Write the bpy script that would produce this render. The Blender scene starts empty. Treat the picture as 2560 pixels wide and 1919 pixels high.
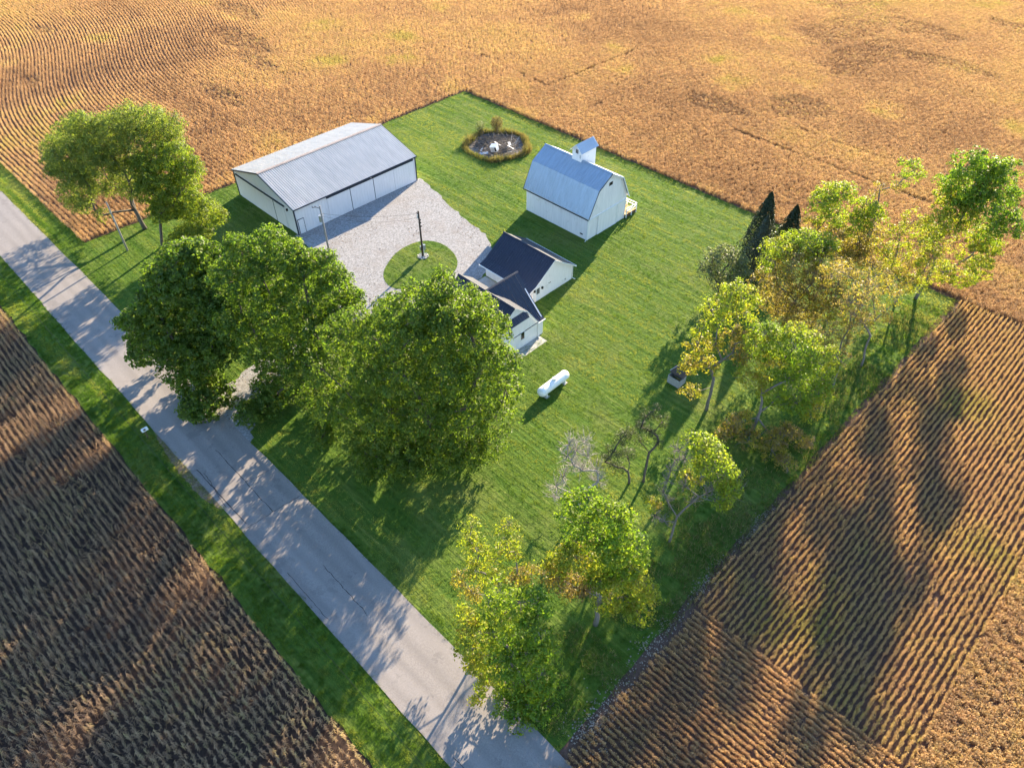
import bpy, bmesh, math, random
import numpy as np
from mathutils import Vector, Matrix

# ---------------------------------------------------------------- camera, sky, sun, exposure
SC = bpy.context.scene
COL = SC.collection
PI = math.pi
CAM = Vector((19.214, 4.229, 55.0))
cd = bpy.data.cameras.new('camera'); cam = bpy.data.objects.new('camera', cd); COL.objects.link(cam)
cd.sensor_fit = 'HORIZONTAL'; cd.sensor_width = 36.0; cd.lens = 36.0 * 1818.07 / 2560.0
cd.clip_start = 0.5; cd.clip_end = 6000
_y, _p, _r = math.radians(135.0386), math.radians(44.3197), math.radians(-0.3441)
_F = Vector((math.cos(_p) * math.cos(_y), math.cos(_p) * math.sin(_y), -math.sin(_p)))
_R = _F.cross(Vector((0, 0, 1))).normalized(); _U = _R.cross(_F)
_R2 = math.cos(_r) * _R + math.sin(_r) * _U; _U2 = -math.sin(_r) * _R + math.cos(_r) * _U
cam.matrix_world = Matrix(((_R2.x, _U2.x, -_F.x, CAM.x), (_R2.y, _U2.y, -_F.y, CAM.y), (_R2.z, _U2.z, -_F.z, CAM.z), (0, 0, 0, 1)))
SC.camera = cam

SUN_EL, SHADOW_AZ = math.radians(17.5), math.radians(-73.0)
SD = Vector((math.cos(SUN_EL) * math.cos(SHADOW_AZ), math.cos(SUN_EL) * math.sin(SHADOW_AZ), -math.sin(SUN_EL)))
world = bpy.data.worlds.new('World'); SC.world = world; world.use_nodes = True
wn = world.node_tree.nodes; wl = world.node_tree.links
sky = wn.new('ShaderNodeTexSky'); sky.sky_type = 'NISHITA'; sky.sun_disc = False
sky.sun_elevation = SUN_EL; sky.sun_rotation = math.atan2(-SD.x, -SD.y)
sky.air_density = 1.0; sky.dust_density = 0.0; sky.ozone_density = 2.6
wl.new(sky.outputs[0], wn['Background'].inputs[0]); wn['Background'].inputs[1].default_value = 0.115
ld = bpy.data.lights.new('sun', 'SUN'); sun = bpy.data.objects.new('sun', ld); COL.objects.link(sun)
ld.energy = 5.0; ld.angle = math.radians(0.55); ld.color = (1.0, 0.82, 0.56)
sun.rotation_mode = 'QUATERNION'; sun.rotation_quaternion = Vector((0, 0, -1)).rotation_difference(SD)
sun.location = (-40, 120, 60)
SC.view_settings.view_transform = 'Standard'; SC.view_settings.look = 'None'
SC.view_settings.exposure = 2.2; SC.view_settings.gamma = 1.0; SC.view_settings.use_curve_mapping = False
SC.cycles.max_bounces = 6; SC.cycles.transparent_max_bounces = 4
SC.cycles.use_adaptive_sampling = True; SC.cycles.adaptive_threshold = 0.015
SC.cycles.use_denoising = True; SC.cycles.denoiser = 'OPENIMAGEDENOISE'; SC.cycles.denoising_input_passes = 'RGB_ALBEDO_NORMAL'; SC.cycles.denoising_prefilter = 'ACCURATE'

rng = np.random.default_rng(11)
random.seed(5)

# ---------------------------------------------------------------- helpers
def tag(o, label=None, cat=None, group=None, kind=None):
    if label: o['label'] = label
    if cat: o['category'] = cat
    if group: o['group'] = group
    if kind: o['kind'] = kind
    return o

def link(o, parent=None):
    COL.objects.link(o)
    if parent is not None: o.parent = parent
    return o

def thing(name, loc, label, cat, group=None, rz=0.0):
    o = bpy.data.objects.new(name, None); o.empty_display_size = 0.3
    o.location = loc; o.rotation_euler = (0, 0, rz); COL.objects.link(o)
    return tag(o, label, cat, group)

class MB:
    """collects shapes, then links them as ONE mesh object"""
    def __init__(s): s.v = []; s.f = []
    def add(s, vs, fs):
        n = len(s.v); s.v += [tuple(q) for q in vs]; s.f += [tuple(i + n for i in f) for f in fs]; return s
    def box(s, x0, x1, y0, y1, z0, z1):
        return s.add([(x0, y0, z0), (x1, y0, z0), (x1, y1, z0), (x0, y1, z0), (x0, y0, z1), (x1, y0, z1), (x1, y1, z1), (x0, y1, z1)],
                     [(3, 2, 1, 0), (4, 5, 6, 7), (0, 1, 5, 4), (1, 2, 6, 5), (2, 3, 7, 6), (3, 0, 4, 7)])
    def poly(s, pts): return s.add(pts, [tuple(range(len(pts)))])
    def slab(s, pts, d):
        """polygon given its thickness along vector d"""
        n = len(pts); a = [Vector(q) for q in pts]; b = [q + Vector(d) for q in a]
        fs = [tuple(range(n - 1, -1, -1)), tuple(range(n, 2 * n))] + [(i, (i + 1) % n, n + (i + 1) % n, n + i) for i in range(n)]
        return s.add(a + b, fs)
    def tube(s, p0, p1, r0, r1=None, n=8, cap=True):
        r1 = r0 if r1 is None else r1
        p0, p1 = Vector(p0), Vector(p1); d = (p1 - p0).normalized()
        a = d.orthogonal().normalized(); b = d.cross(a)
        vs = []
        for p, r in ((p0, r0), (p1, r1)):
            for i in range(n):
                t = 2 * PI * i / n; vs.append(p + a * (r * math.cos(t)) + b * (r * math.sin(t)))
        fs = [(i, (i + 1) % n, n + (i + 1) % n, n + i) for i in range(n)]
        if cap: fs += [tuple(range(n - 1, -1, -1)), tuple(range(n, 2 * n))]
        return s.add(vs, fs)
    def path(s, pts, rad, n=6):
        pts = [Vector(q) for q in pts]; m = len(pts)
        vs = []; a = None
        for i, q in enumerate(pts):
            d = (pts[min(i + 1, m - 1)] - pts[max(i - 1, 0)]).normalized()
            a = d.orthogonal().normalized() if a is None else (a - d * a.dot(d)).normalized()
            b = d.cross(a); r = rad[i] if hasattr(rad, '__len__') else rad
            vs += [q + a * (r * math.cos(2 * PI * k / n)) + b * (r * math.sin(2 * PI * k / n)) for k in range(n)]
        fs = [(i * n + k, i * n + (k + 1) % n, (i + 1) * n + (k + 1) % n, (i + 1) * n + k) for i in range(m - 1) for k in range(n)]
        fs += [tuple(range(n - 1, -1, -1)), tuple(range((m - 1) * n, m * n))]
        return s.add(vs, fs)
    def mesh(s, name, mat, smooth=False):
        me = bpy.data.meshes.new(name); me.from_pydata(s.v, [], s.f); me.validate()
        if mat: me.materials.append(mat)
        if smooth: me.polygons.foreach_set('use_smooth', [True] * len(me.polygons))
        return me
    def build(s, name, mat, parent=None, smooth=False, loc=None):
        o = bpy.data.objects.new(name, s.mesh(name, mat, smooth))
        if loc is not None: o.location = tuple(loc)
        return link(o, parent)

def inst(name, me, parent, loc=(0, 0, 0), rot=(0, 0, 0), scale=(1, 1, 1)):
    o = bpy.data.objects.new(name, me); o.location = loc; o.rotation_euler = rot; o.scale = scale
    return link(o, parent)

def np_mesh(name, verts, quads, mat, attrs=None, smooth=False):
    me = bpy.data.meshes.new(name); nv, nf = len(verts), len(quads); k = quads.shape[1]
    me.vertices.add(nv); me.vertices.foreach_set('co', np.asarray(verts, np.float32).ravel())
    me.loops.add(nf * k); me.loops.foreach_set('vertex_index', np.asarray(quads, np.int32).ravel())
    me.polygons.add(nf); me.polygons.foreach_set('loop_start', np.arange(0, nf * k, k, dtype=np.int32))
    me.polygons.foreach_set('loop_total', np.full(nf, k, np.int32))
    for nm, a in (attrs or {}).items():
        at = me.attributes.new(nm, 'FLOAT', 'POINT'); at.data.foreach_set('value', np.asarray(a, np.float32))
    me.update(calc_edges=True)
    if mat: me.materials.append(mat)
    return me

def unit(a): return a / np.maximum(np.linalg.norm(a, axis=-1, keepdims=True), 1e-9)

def inside(px, py, poly):
    c = np.zeros(len(px), bool); n = len(poly)
    for i in range(n):
        x0, y0 = poly[i]; x1, y1 = poly[(i + 1) % n]
        if y0 == y1: continue
        c ^= ((y0 > py) != (y1 > py)) & (px < (x1 - x0) * (py - y0) / (y1 - y0) + x0)
    return c

def vnoise(x, y, s, seed=0):
    """smooth value noise, 0..1"""
    r = np.random.default_rng(seed); T = r.random((64, 64))
    u, v = np.asarray(x) / s + 500.3, np.asarray(y) / s + 500.7
    i, j = np.floor(u).astype(int), np.floor(v).astype(int); fu, fv = u - i, v - j
    fu = fu * fu * (3 - 2 * fu); fv = fv * fv * (3 - 2 * fv)
    g = lambda a, b: T[a % 64, b % 64]
    return (g(i, j) * (1 - fu) + g(i + 1, j) * fu) * (1 - fv) + (g(i, j + 1) * (1 - fu) + g(i + 1, j + 1) * fu) * fv

# ---------------------------------------------------------------- materials
class NT:
    def __init__(s, name):
        s.m = bpy.data.materials.new(name); s.m.use_nodes = True
        s.t = s.m.node_tree; s.n = s.t.nodes; s.b = s.n['Principled BSDF']; s.out = s.n['Material Output']
        s.b.inputs['Specular IOR Level'].default_value = 0.3
    def new(s, kind, **kw):
        n = s.n.new(kind)
        for k, v in kw.items(): setattr(n, k, v)
        return n
    def L(s, a, b): s.t.links.new(a, b)
    def pos(s, scale=(1, 1, 1), obj=False):
        g = s.new('ShaderNodeTexCoord') if obj else s.new('ShaderNodeNewGeometry')
        mp = s.new('ShaderNodeMapping'); mp.inputs['Scale'].default_value = scale
        s.L(g.outputs['Object'] if obj else g.outputs['Position'], mp.inputs[0]); return mp.outputs[0]
    def noise(s, vec, scale, detail=3, rough=0.55):
        n = s.new('ShaderNodeTexNoise'); n.inputs['Scale'].default_value = scale
        n.inputs['Detail'].default_value = detail; n.inputs['Roughness'].default_value = rough
        s.L(vec, n.inputs['Vector']); return n.outputs['Fac']
    def ramp(s, fac, stops):
        r = s.new('ShaderNodeValToRGB'); e = r.color_ramp.elements
        while len(e) < len(stops): e.new(0.5)
        for el, (p, c) in zip(e, stops): el.position = p; el.color = (*c, 1)
        s.L(fac, r.inputs[0]); return r.outputs[0]
    def mix(s, fac, a, b, mode='MIX'):
        m = s.new('ShaderNodeMix'); m.data_type = 'RGBA'; m.blend_type = mode
        for inp, v in ((0, fac), (6, a), (7, b)):
            if isinstance(v, (int, float)): m.inputs[inp].default_value = v
            elif isinstance(v, tuple): m.inputs[inp].default_value = (*v, 1)
            else: s.L(v, m.inputs[inp])
        return m.outputs[2]
    def math(s, op, a, b=0.0, c=0.0):
        m = s.new('ShaderNodeMath', operation=op)
        for i, v in enumerate((a, b, c)):
            if isinstance(v, (int, float)): m.inputs[i].default_value = v
            else: s.L(v, m.inputs[i])
        return m.outputs[0]
    def bump(s, h, strength, dist):
        b = s.new('ShaderNodeBump'); b.inputs['Strength'].default_value = strength; b.inputs['Distance'].default_value = dist
        s.L(h, b.inputs['Height']); s.L(b.outputs[0], s.b.inputs['Normal'])
    def attr(s, name, typ='GEOMETRY'):
        a = s.new('ShaderNodeAttribute', attribute_type=typ, attribute_name=name); return a.outputs['Fac']
    def base(s, c, rough=0.8, spec=0.3, metal=0.0):
        if isinstance(c, tuple): s.b.inputs['Base Color'].default_value = (*c, 1)
        else: s.L(c, s.b.inputs['Base Color'])
        s.b.inputs['Roughness'].default_value = rough; s.b.inputs['Specular IOR Level'].default_value = spec
        s.b.inputs['Metallic'].default_value = metal
        return s.m

def painted(name, c, var=0.12, scale=2.0, rough=0.6, spec=0.3, metal=0.0, grime=None, streak=(1, 1, 1)):
    t = NT(name); p = t.pos(streak); n = t.noise(p, scale, 5, 0.65)
    d = tuple(q * (1 - var) for q in c); l = tuple(min(1, q * (1 + var * .6)) for q in c)
    col = t.ramp(n, [(0.3, d), (0.7, l)])
    if grime:
        g = t.noise(t.pos((1, 1, 1)), 0.9, 6, 0.7); f = t.math('MULTIPLY', t.math('GREATER_THAN', g, 0.62), 0.35)
        col = t.mix(f, col, grime)
    return t.base(col, rough, spec, metal)

M = {}
M['white_wall'] = painted('white_siding', (0.86, 0.82, 0.82), 0.08, 1.3, 0.55, grime=(0.55, 0.53, 0.48), streak=(3, 3, .5))
M['barn_white'] = painted('barn_white_paint', (0.85, 0.81, 0.81), 0.10, 1.1, 0.6, grime=(0.5, 0.49, 0.46), streak=(4, 4, .4))
M['shed_white'] = painted('shed_white_steel', (0.79, 0.76, 0.78), 0.06, 1.5, 0.45, spec=0.4, streak=(3, 3, .4))
M['trim_white'] = painted('white_trim', (0.78, 0.78, 0.78), 0.06, 3)
M['dark_trim'] = painted('dark_trim', (0.025, 0.035, 0.055), 0.2, 3, 0.5)
M['shed_roof'] = painted('weathered_pale_steel_roof', (0.64, 0.58, 0.53), 0.16, 0.7, 0.42, 0.5, 0.15, streak=(.5, 2.5, 1))
M['barn_roof'] = painted('blue_grey_steel_roof', (0.33, 0.40, 0.49), 0.16, 0.9, 0.36, 0.5, 0.35, streak=(3, .6, .6))
M['navy_roof'] = painted('navy_steel_roof', (0.018, 0.023, 0.046), 0.22, 1.2, 0.38, 0.5, 0.2, streak=(1.5, 1.5, 1.5))
M['glass'] = NT('dark_window_glass').base((0.01, 0.012, 0.015), 0.08, 0.6)
M['black'] = NT('black_metal').base((0.012, 0.012, 0.013), 0.5)
M['pole_wood'] = painted('weathered_pole_wood', (0.085, 0.065, 0.052), 0.35, 4, 0.9, streak=(4, 4, .4))
M['grey_wood'] = painted('silver_grey_pole_wood', (0.27, 0.26, 0.25), 0.25, 4, 0.9, streak=(4, 4, .4))
M['galv'] = painted('galvanised_metal', (0.45, 0.46, 0.47), 0.15, 6, 0.4, 0.5, 0.5)
M['tank'] = painted('white_tank_paint', (0.82, 0.83, 0.84), 0.05, 2, 0.35, 0.45)
M['concrete'] = painted('pale_concrete', (0.42, 0.41, 0.39), 0.2, 2.2, 0.9)
M['deck'] = painted('honey_deck_boards', (0.42, 0.27, 0.11), 0.25, 3, 0.8)
M['brown_board'] = painted('brown_skirt_boards', (0.13, 0.075, 0.05), 0.3, 3, 0.85)
M['crate_wood'] = painted('grey_weathered_boards', (0.33, 0.33, 0.33), 0.25, 4, 0.9)
M['bark'] = painted('grey_brown_bark', (0.10, 0.085, 0.072), 0.35, 3, 0.95, streak=(3, 3, .6))
M['pale_bark'] = painted('pale_grey_bark', (0.17, 0.152, 0.138), 0.3, 3, 0.95, streak=(3, 3, .6))
M['dead_wood'] = painted('bleached_dead_wood', (0.34, 0.31, 0.28), 0.3, 4, 0.95)
M['scrap'] = painted('pale_scrap_board', (0.58, 0.56, 0.54), 0.25, 3, 0.8)
M['rubber'] = NT('crack_sealer').base((0.03, 0.028, 0.028), 0.7)

# asphalt: old pale chip seal with darker wheel tracks, stains and patches
t = NT('pale_chip_seal_asphalt'); p = t.pos()
fine = t.noise(p, 9, 6, 0.75); big = t.noise(t.pos((.12, .7, 1)), 1.0, 4, 0.6)
col = t.ramp(fine, [(0.3, (0.200, 0.178, 0.170)), (0.7, (0.33, 0.298, 0.284))])
col = t.mix(t.math('MULTIPLY', t.ramp(big, [(0.35, (0, 0, 0)), (0.7, (1, 1, 1))]), 0.55), col, (0.20, 0.183, 0.182))
st = t.noise(p, 0.45, 5, 0.7); col = t.mix(t.math('MULTIPLY', t.math('GREATER_THAN', st, 0.60), 0.30), col, (0.12, 0.11, 0.108))
sx = t.new('ShaderNodeSeparateXYZ'); t.L(p, sx.inputs[0])
wy = t.math('ADD', sx.outputs[1], t.math('MULTIPLY', t.noise(t.pos((.05, .05, 1)), 1.0, 2), .5))
wp = t.math('ABSOLUTE', t.math('SINE', t.math('MULTIPLY', t.math('SUBTRACT', wy, 13.9), 2.13)))
col = t.mix(t.math('MULTIPLY', t.math('POWER', wp, 3.0), 0.30), col, (0.155, 0.138, 0.133))
pt = t.noise(t.pos((.035, .25, 1)), 1.0, 3, .5); col = t.mix(t.math('MULTIPLY', t.ramp(pt, [(.52, (0, 0, 0)), (.60, (1, 1, 1))]), .28), col, (0.35, 0.315, 0.30))
t.bump(fine, 0.35, 0.02); M['asphalt'] = t.base(col, 0.92, 0.2)

# gravel
t = NT('crushed_limestone_gravel'); p = t.pos()
vo = t.new('ShaderNodeTexVoronoi'); vo.inputs['Scale'].default_value = 7.0; t.L(p, vo.inputs['Vector'])
g1 = t.noise(p, 3.5, 6, 0.75); g2 = t.noise(p, 0.33, 5, 0.65)
col = t.ramp(vo.outputs['Color'], [(0.1, (0.19, 0.19, 0.20)), (0.9, (0.37, 0.365, 0.375))])
col = t.mix(t.math('MULTIPLY', t.ramp(g1, [(0.42, (0, 0, 0)), (0.75, (1, 1, 1))]), 0.6), col, (0.19, 0.168, 0.155))
col = t.mix(t.math('MULTIPLY', t.ramp(g2, [(0.5, (0, 0, 0)), (0.72, (1, 1, 1))]), 0.45), col, (0.20, 0.16, 0.135))
t.bump(g1, 0.6, 0.06); M['gravel'] = t.base(col, 0.95, 0.15)

def soil(name, dark, light):
    t = NT(name); p = t.pos(); a = t.noise(p, 4, 6, 0.7)
    col = t.ramp(a, [(0.3, dark), (0.72, light)]); t.bump(a, 0.6, 0.08); return t.base(col, 0.97, 0.1)
M['soil'] = soil('brown_field_soil', (0.075, 0.047, 0.038), (0.16, 0.102, 0.080))
M['ash'] = soil('grey_ash', (0.06, 0.052, 0.048), (0.30, 0.265, 0.245))

# turf under the grass blades
t = NT('mown_turf'); p = t.pos()
s1 = t.noise(t.pos((.22, 2.4, 1)), 1.0, 4, 0.6); s2 = t.noise(t.pos((.05, .55, 1)), 1.0, 3, 0.5); s3 = t.noise(p, 0.12, 4, 0.6); s4 = t.noise(p, 5, 5, 0.7)
col = t.ramp(s1, [(0.3, (0.045, 0.090, 0.014)), (0.55, (0.095, 0.150, 0.024)), (0.78, (0.190, 0.215, 0.055))])
col = t.mix(t.math('MULTIPLY', t.ramp(s2, [(0.42, (0, 0, 0)), (0.62, (1, 1, 1))]), 0.5), col, (0.055, 0.120, 0.015))
col = t.mix(t.math('MULTIPLY', t.ramp(s3, [(0.5, (0, 0, 0)), (0.7, (1, 1, 1))]), 0.5), col, (0.17, 0.175, 0.055))
col = t.mix(t.math('MULTIPLY', t.ramp(s4, [(0.5, (0, 0, 0)), (0.8, (1, 1, 1))]), 0.4), col, (0.025, 0.04, 0.010))
t.bump(t.math('ADD', s4, t.math('MULTIPLY', s1, 1.2)), 0.9, 0.12); M['turf'] = t.base(col, 0.95, 0.1)

def leafy(name, stops, trans=0.42, tint='hue', typ='GEOMETRY', spec=0.25, vary=0.35, rough=0.5, tmul=(1.5, 1.6, 0.7)):
    """leaf or blade: diffuse + light passing through; colour from a stored hue with per-leaf variation"""
    t = NT(name); h = t.attr(tint, typ)
    if typ == 'GEOMETRY': r = t.attr('rnd')
    else: r = t.attr('rnd', typ)
    col = t.ramp(h, stops)
    k = t.math('MULTIPLY_ADD', r, 2 * vary, 1 - vary)
    hs = t.new('ShaderNodeHueSaturation'); hs.inputs['Saturation'].default_value = 1.0; t.L(k, hs.inputs['Value']); t.L(col, hs.inputs['Color'])
    col = hs.outputs[0]
    t.base(col, rough, spec)
    tr = t.new('ShaderNodeBsdfTranslucent'); t.L(t.mix(1.0, col, tmul, 'MULTIPLY'), tr.inputs[0])
    ms = t.new('ShaderNodeMixShader'); ms.inputs[0].default_value = trans
    t.L(t.b.outputs[0], ms.inputs[1]); t.L(tr.outputs[0], ms.inputs[2]); t.L(ms.outputs[0], t.out.inputs[0])
    return t.m
M['maple_leaf'] = leafy('green_maple_leaves', [(0, (0.080, 0.132, 0.022)), (0.4, (0.128, 0.162, 0.026)), (1, (0.26, 0.21, 0.03))], 0.55, vary=.2, spec=.3, rough=.5, tmul=(2.1, 2.2, .8))
M['willow_leaf'] = leafy('pale_green_leaves', [(0, (0.120, 0.160, 0.040)), (0.5, (0.165, 0.185, 0.042)), (1, (0.25, 0.2, 0.05))], 0.55, vary=.2, spec=.3, rough=.5, tmul=(2.1, 2.1, .9))
M['autumn_leaf'] = leafy('turning_leaves', [(0, (0.090, 0.165, 0.018)), (0.3, (0.165, 0.220, 0.024)), (0.52, (0.220, 0.245, 0.028)), (0.75, (0.25, 0.205, 0.034)), (1, (0.19, 0.140, 0.085))], 0.52, vary=.2, spec=.3, rough=.5, tmul=(1.9, 2.0, .8))
M['silver_leaf'] = leafy('silvery_green_leaves', [(0, (0.12, 0.145, 0.080)), (1, (0.20, 0.21, 0.115))], 0.4)
M['needles'] = leafy('dark_evergreen_needles', [(0, (0.022, 0.036, 0.014)), (0.5, (0.040, 0.055, 0.030)), (1, (0.075, 0.088, 0.065))], 0.15)
M['pine'] = leafy('sparse_pine_needles', [(0, (0.045, 0.065, 0.025)), (1, (0.10, 0.11, 0.05))], 0.25)
M['bean'] = leafy('ripe_bean_plants', [(0, (0.27, 0.165, 0.100)), (0.4, (0.51, 0.34, 0.19)), (0.7, (0.57, 0.415, 0.19)), (1, (0.46, 0.39, 0.130))], 0.45, 'tint', 'INSTANCER', 0.1, 0.15, 0.8, (1.2, 1.1, 0.9))
M['corn'] = leafy('dry_corn_plants', [(0, (0.20, 0.135, 0.095)), (0.6, (0.42, 0.285, 0.165)), (1, (0.42, 0.33, 0.15))], 0.35, 'tint', 'INSTANCER', 0.15, 0.3, 0.7, (1.2, 1.0, 0.75))
M['grass_blade'] = leafy('grass_blades', [(0, (0.050, 0.115, 0.012)), (0.5, (0.140, 0.210, 0.026)), (1, (0.33, 0.32, 0.095))], 0.5, 'tint', 'INSTANCER', 0.2, 0.3, 0.6, (1.4, 1.5, .7))
M['dry_grass'] = leafy('tall_dry_grass', [(0, (0.15, 0.10, 0.055)), (0.6, (0.22, 0.18, 0.09)), (1, (0.10, 0.13, 0.035))], 0.35, 'hue', 'GEOMETRY', 0.1, 0.3, 0.8)
M['shoulder'] = soil('weathered_shoulder_stones', (0.10, 0.07, 0.04), (0.30, 0.24, 0.17))
M['stony'] = soil('pale_stony_soil', (0.20, 0.16, 0.125), (0.44, 0.37, 0.31))
M['dark_soil'] = soil('dark_corn_soil', (0.030, 0.020, 0.016), (0.075, 0.050, 0.040))
M['litter'] = leafy('fallen_leaves', [(0, (0.10, 0.055, 0.035)), (1, (0.22, 0.14, 0.07))], 0.1, 'hue', 'GEOMETRY', 0.1, 0.3, 0.9)
# ---------------------------------------------------------------- leaf, blade and scatter builders
def leaf_quads(c, nrm, size, ratio=0.62, r=rng):
    """one folded diamond leaf per centre: c (N,3), nrm (N,3), size (N,)"""
    N = len(c); a = unit(np.cross(nrm, unit(r.normal(size=(N, 3))))); b = np.cross(nrm, a)
    L = size[:, None]; W = L * ratio
    drop = nrm * (L * r.uniform(-.22, .22, (N, 1)))
    v = np.stack([c - a * L * .5, c + b * W * .5 + drop, c + a * L * .5, c - b * W * .5 + drop], 1).reshape(-1, 3)
    return v, np.arange(4 * N).reshape(-1, 4)

def blade_strip(base, d, side, length, width, droop, segs=2):
    """arching tapering blades: base, d, side (N,3)"""
    N = len(base); rows = []
    for i in range(segs + 1):
        t = i / segs; c = base + d * (length * t)[:, None]; c[:, 2] -= droop * t * t
        w = (width * (1 - t * .92))[:, None] * .5
        rows += [c - side * w, c + side * w]
    v = np.stack(rows, 1); k = 2 * (segs + 1); off = (np.arange(N) * k)[:, None]
    q = np.concatenate([off + np.array([2 * i, 2 * i + 1, 2 * i + 3, 2 * i + 2]) for i in range(segs)], 0)
    return v.reshape(-1, 3), q

def joinq(parts):
    vs, qs, n = [], [], 0
    for v, q in parts: vs.append(v); qs.append(q + n); n += len(v)
    return np.concatenate(vs), np.concatenate(qs)

def proto(name, parts, mat):
    v, q = joinq(parts); o = bpy.data.objects.new(name, np_mesh(name, v, q, mat)); return o   # source only, never placed by itself

def bean_proto(k, L, W, H):
    r = np.random.default_rng(k)
    n = 16; b = np.stack([r.uniform(-L / 2, L / 2, n), r.normal(0, W * .22, n), np.zeros(n)], 1)
    d = unit(np.stack([r.normal(0, .22, n), r.normal(0, .22, n), np.ones(n)], 1)); s = unit(np.stack([r.normal(size=n), r.normal(size=n), np.zeros(n)], 1))
    p1 = blade_strip(b, d, s, H * r.uniform(.75, 1.12, n), np.full(n, .035), np.zeros(n), 1)
    m = 34; hz = r.uniform(.35, 1.02, m) ** .8
    c = np.stack([r.uniform(-L / 2, L / 2, m), r.normal(0, W * .30, m), H * hz], 1)
    p2 = leaf_quads(c, unit(r.normal(size=(m, 3)) + np.array([0, 0, .5])), r.uniform(.07, .15, m), .6, r)
    return proto('bean_plant_source', [p1, p2], M['bean'])

def corn_proto(k):
    r = np.random.default_rng(100 + k); H = r.uniform(.95, 1.2)
    b = np.zeros((2, 3)); d = unit(np.array([[r.normal(0, .06), r.normal(0, .06), 1]] * 2)); s = np.array([[1, 0, 0], [0, 1, 0.]])
    p = [blade_strip(b, d, s, np.full(2, H * 1.12), np.full(2, .035), np.zeros(2), 1)]
    n = 9; az = r.uniform(0, 2 * PI) + np.arange(n) * PI + r.normal(0, .5, n); h = H * np.linspace(.22, .98, n)
    bb = np.stack([np.zeros(n), np.zeros(n), h], 1); dd = unit(np.stack([np.cos(az), np.sin(az), r.uniform(.35, .9, n)], 1))
    ss = np.stack([-np.sin(az), np.cos(az), np.zeros(n)], 1)
    p.append(blade_strip(bb, dd, ss, r.uniform(.16, .30, n), np.full(n, .06), r.uniform(.1, .3, n), 3))
    return proto('corn_plant_source', p, M['corn'])

def tuft_proto(k, H=.08, R=.22, n=26, w=.022, mat='grass_blade'):
    r = np.random.default_rng(200 + k); a = r.uniform(0, 2 * PI, n); q = R * np.sqrt(r.random(n))
    b = np.stack([q * np.cos(a), q * np.sin(a), np.zeros(n)], 1); d = unit(np.stack([r.normal(0, .4, n), r.normal(0, .4, n), np.ones(n)], 1))
    s = unit(np.stack([r.normal(size=n), r.normal(size=n), np.zeros(n)], 1))
    return proto('grass_tuft_source', [blade_strip(b, d, s, H * r.uniform(.6, 1.2, n), np.full(n, w), np.zeros(n), 1)], M[mat])

def scatter(name, pts, rot, scl, var, tint, rnd, protos, kind, label, cat=None):
    """one object of uncountable plants: points with geometry-node instances of the sources"""
    N = len(pts); me = bpy.data.meshes.new(name); me.vertices.add(N)
    me.vertices.foreach_set('co', np.asarray(pts, np.float32).ravel())
    for nm, a in (('tint', tint), ('rnd', rnd)):
        me.attributes.new(nm, 'FLOAT', 'POINT').data.foreach_set('value', np.asarray(a, np.float32))
    me.attributes.new('rot', 'FLOAT_VECTOR', 'POINT').data.foreach_set('vector', np.asarray(rot, np.float32).ravel())
    me.attributes.new('scl', 'FLOAT_VECTOR', 'POINT').data.foreach_set('vector', np.asarray(scl, np.float32).ravel())
    me.attributes.new('var', 'INT', 'POINT').data.foreach_set('value', np.asarray(var, np.int32))
    o = link(bpy.data.objects.new(name, me)); tag(o, label, cat, kind=kind)
    g = bpy.data.node_groups.new(name + '_nodes', 'GeometryNodeTree')
    g.interface.new_socket('Geometry', in_out='INPUT', socket_type='NodeSocketGeometry'); g.interface.new_socket('Geometry', in_out='OUTPUT', socket_type='NodeSocketGeometry')
    gi, go = g.nodes.new('NodeGroupInput'), g.nodes.new('NodeGroupOutput')
    jn = g.nodes.new('GeometryNodeGeometryToInstance'); ip = g.nodes.new('GeometryNodeInstanceOnPoints')
    for po in reversed(protos):
        oi = g.nodes.new('GeometryNodeObjectInfo'); oi.inputs['Object'].default_value = po; oi.inputs['As Instance'].default_value = False
        g.links.new(oi.outputs['Geometry'], jn.inputs[0])
    ip.inputs['Pick Instance'].default_value = True
    def na(nm, dt):
        a = g.nodes.new('GeometryNodeInputNamedAttribute'); a.data_type = dt; a.inputs['Name'].default_value = nm
        return next(s for s in a.outputs if s.enabled and s.name == 'Attribute')
    g.links.new(gi.outputs[0], ip.inputs['Points']); g.links.new(jn.outputs[0], ip.inputs['Instance'])
    g.links.new(na('var', 'INT'), ip.inputs['Instance Index']); g.links.new(na('scl', 'FLOAT_VECTOR'), ip.inputs['Scale'])
    er = g.nodes.new('FunctionNodeEulerToRotation'); g.links.new(na('rot', 'FLOAT_VECTOR'), er.inputs[0]); g.links.new(er.outputs[0], ip.inputs['Rotation'])
    g.links.new(ip.outputs[0], go.inputs[0])
    md = o.modifiers.new('plants', 'NODES'); md.node_group = g
    return o

# ---------------------------------------------------------------- ground sheets
def sheet(name, pts, z, mat, label):
    o = MB().poly([(x, y, z) for x, y in pts]).build(name, M[mat]); return tag(o, label, kind='structure')

def ragged(pts, step=1.2, amp=0.18, seed=0, closed=True):
    r = np.random.default_rng(seed); out = []; n = len(pts)
    for i in range(n if closed else n - 1):
        a, b = np.array(pts[i], float), np.array(pts[(i + 1) % n], float); m = max(1, int(np.linalg.norm(b - a) / step))
        nn = np.array([-(b - a)[1], (b - a)[0]]) / max(np.linalg.norm(b - a), 1e-6)
        for k in range(m): out.append(tuple(a + (b - a) * k / m + nn * r.normal(0, amp) * (k > 0)))
    return out

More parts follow.
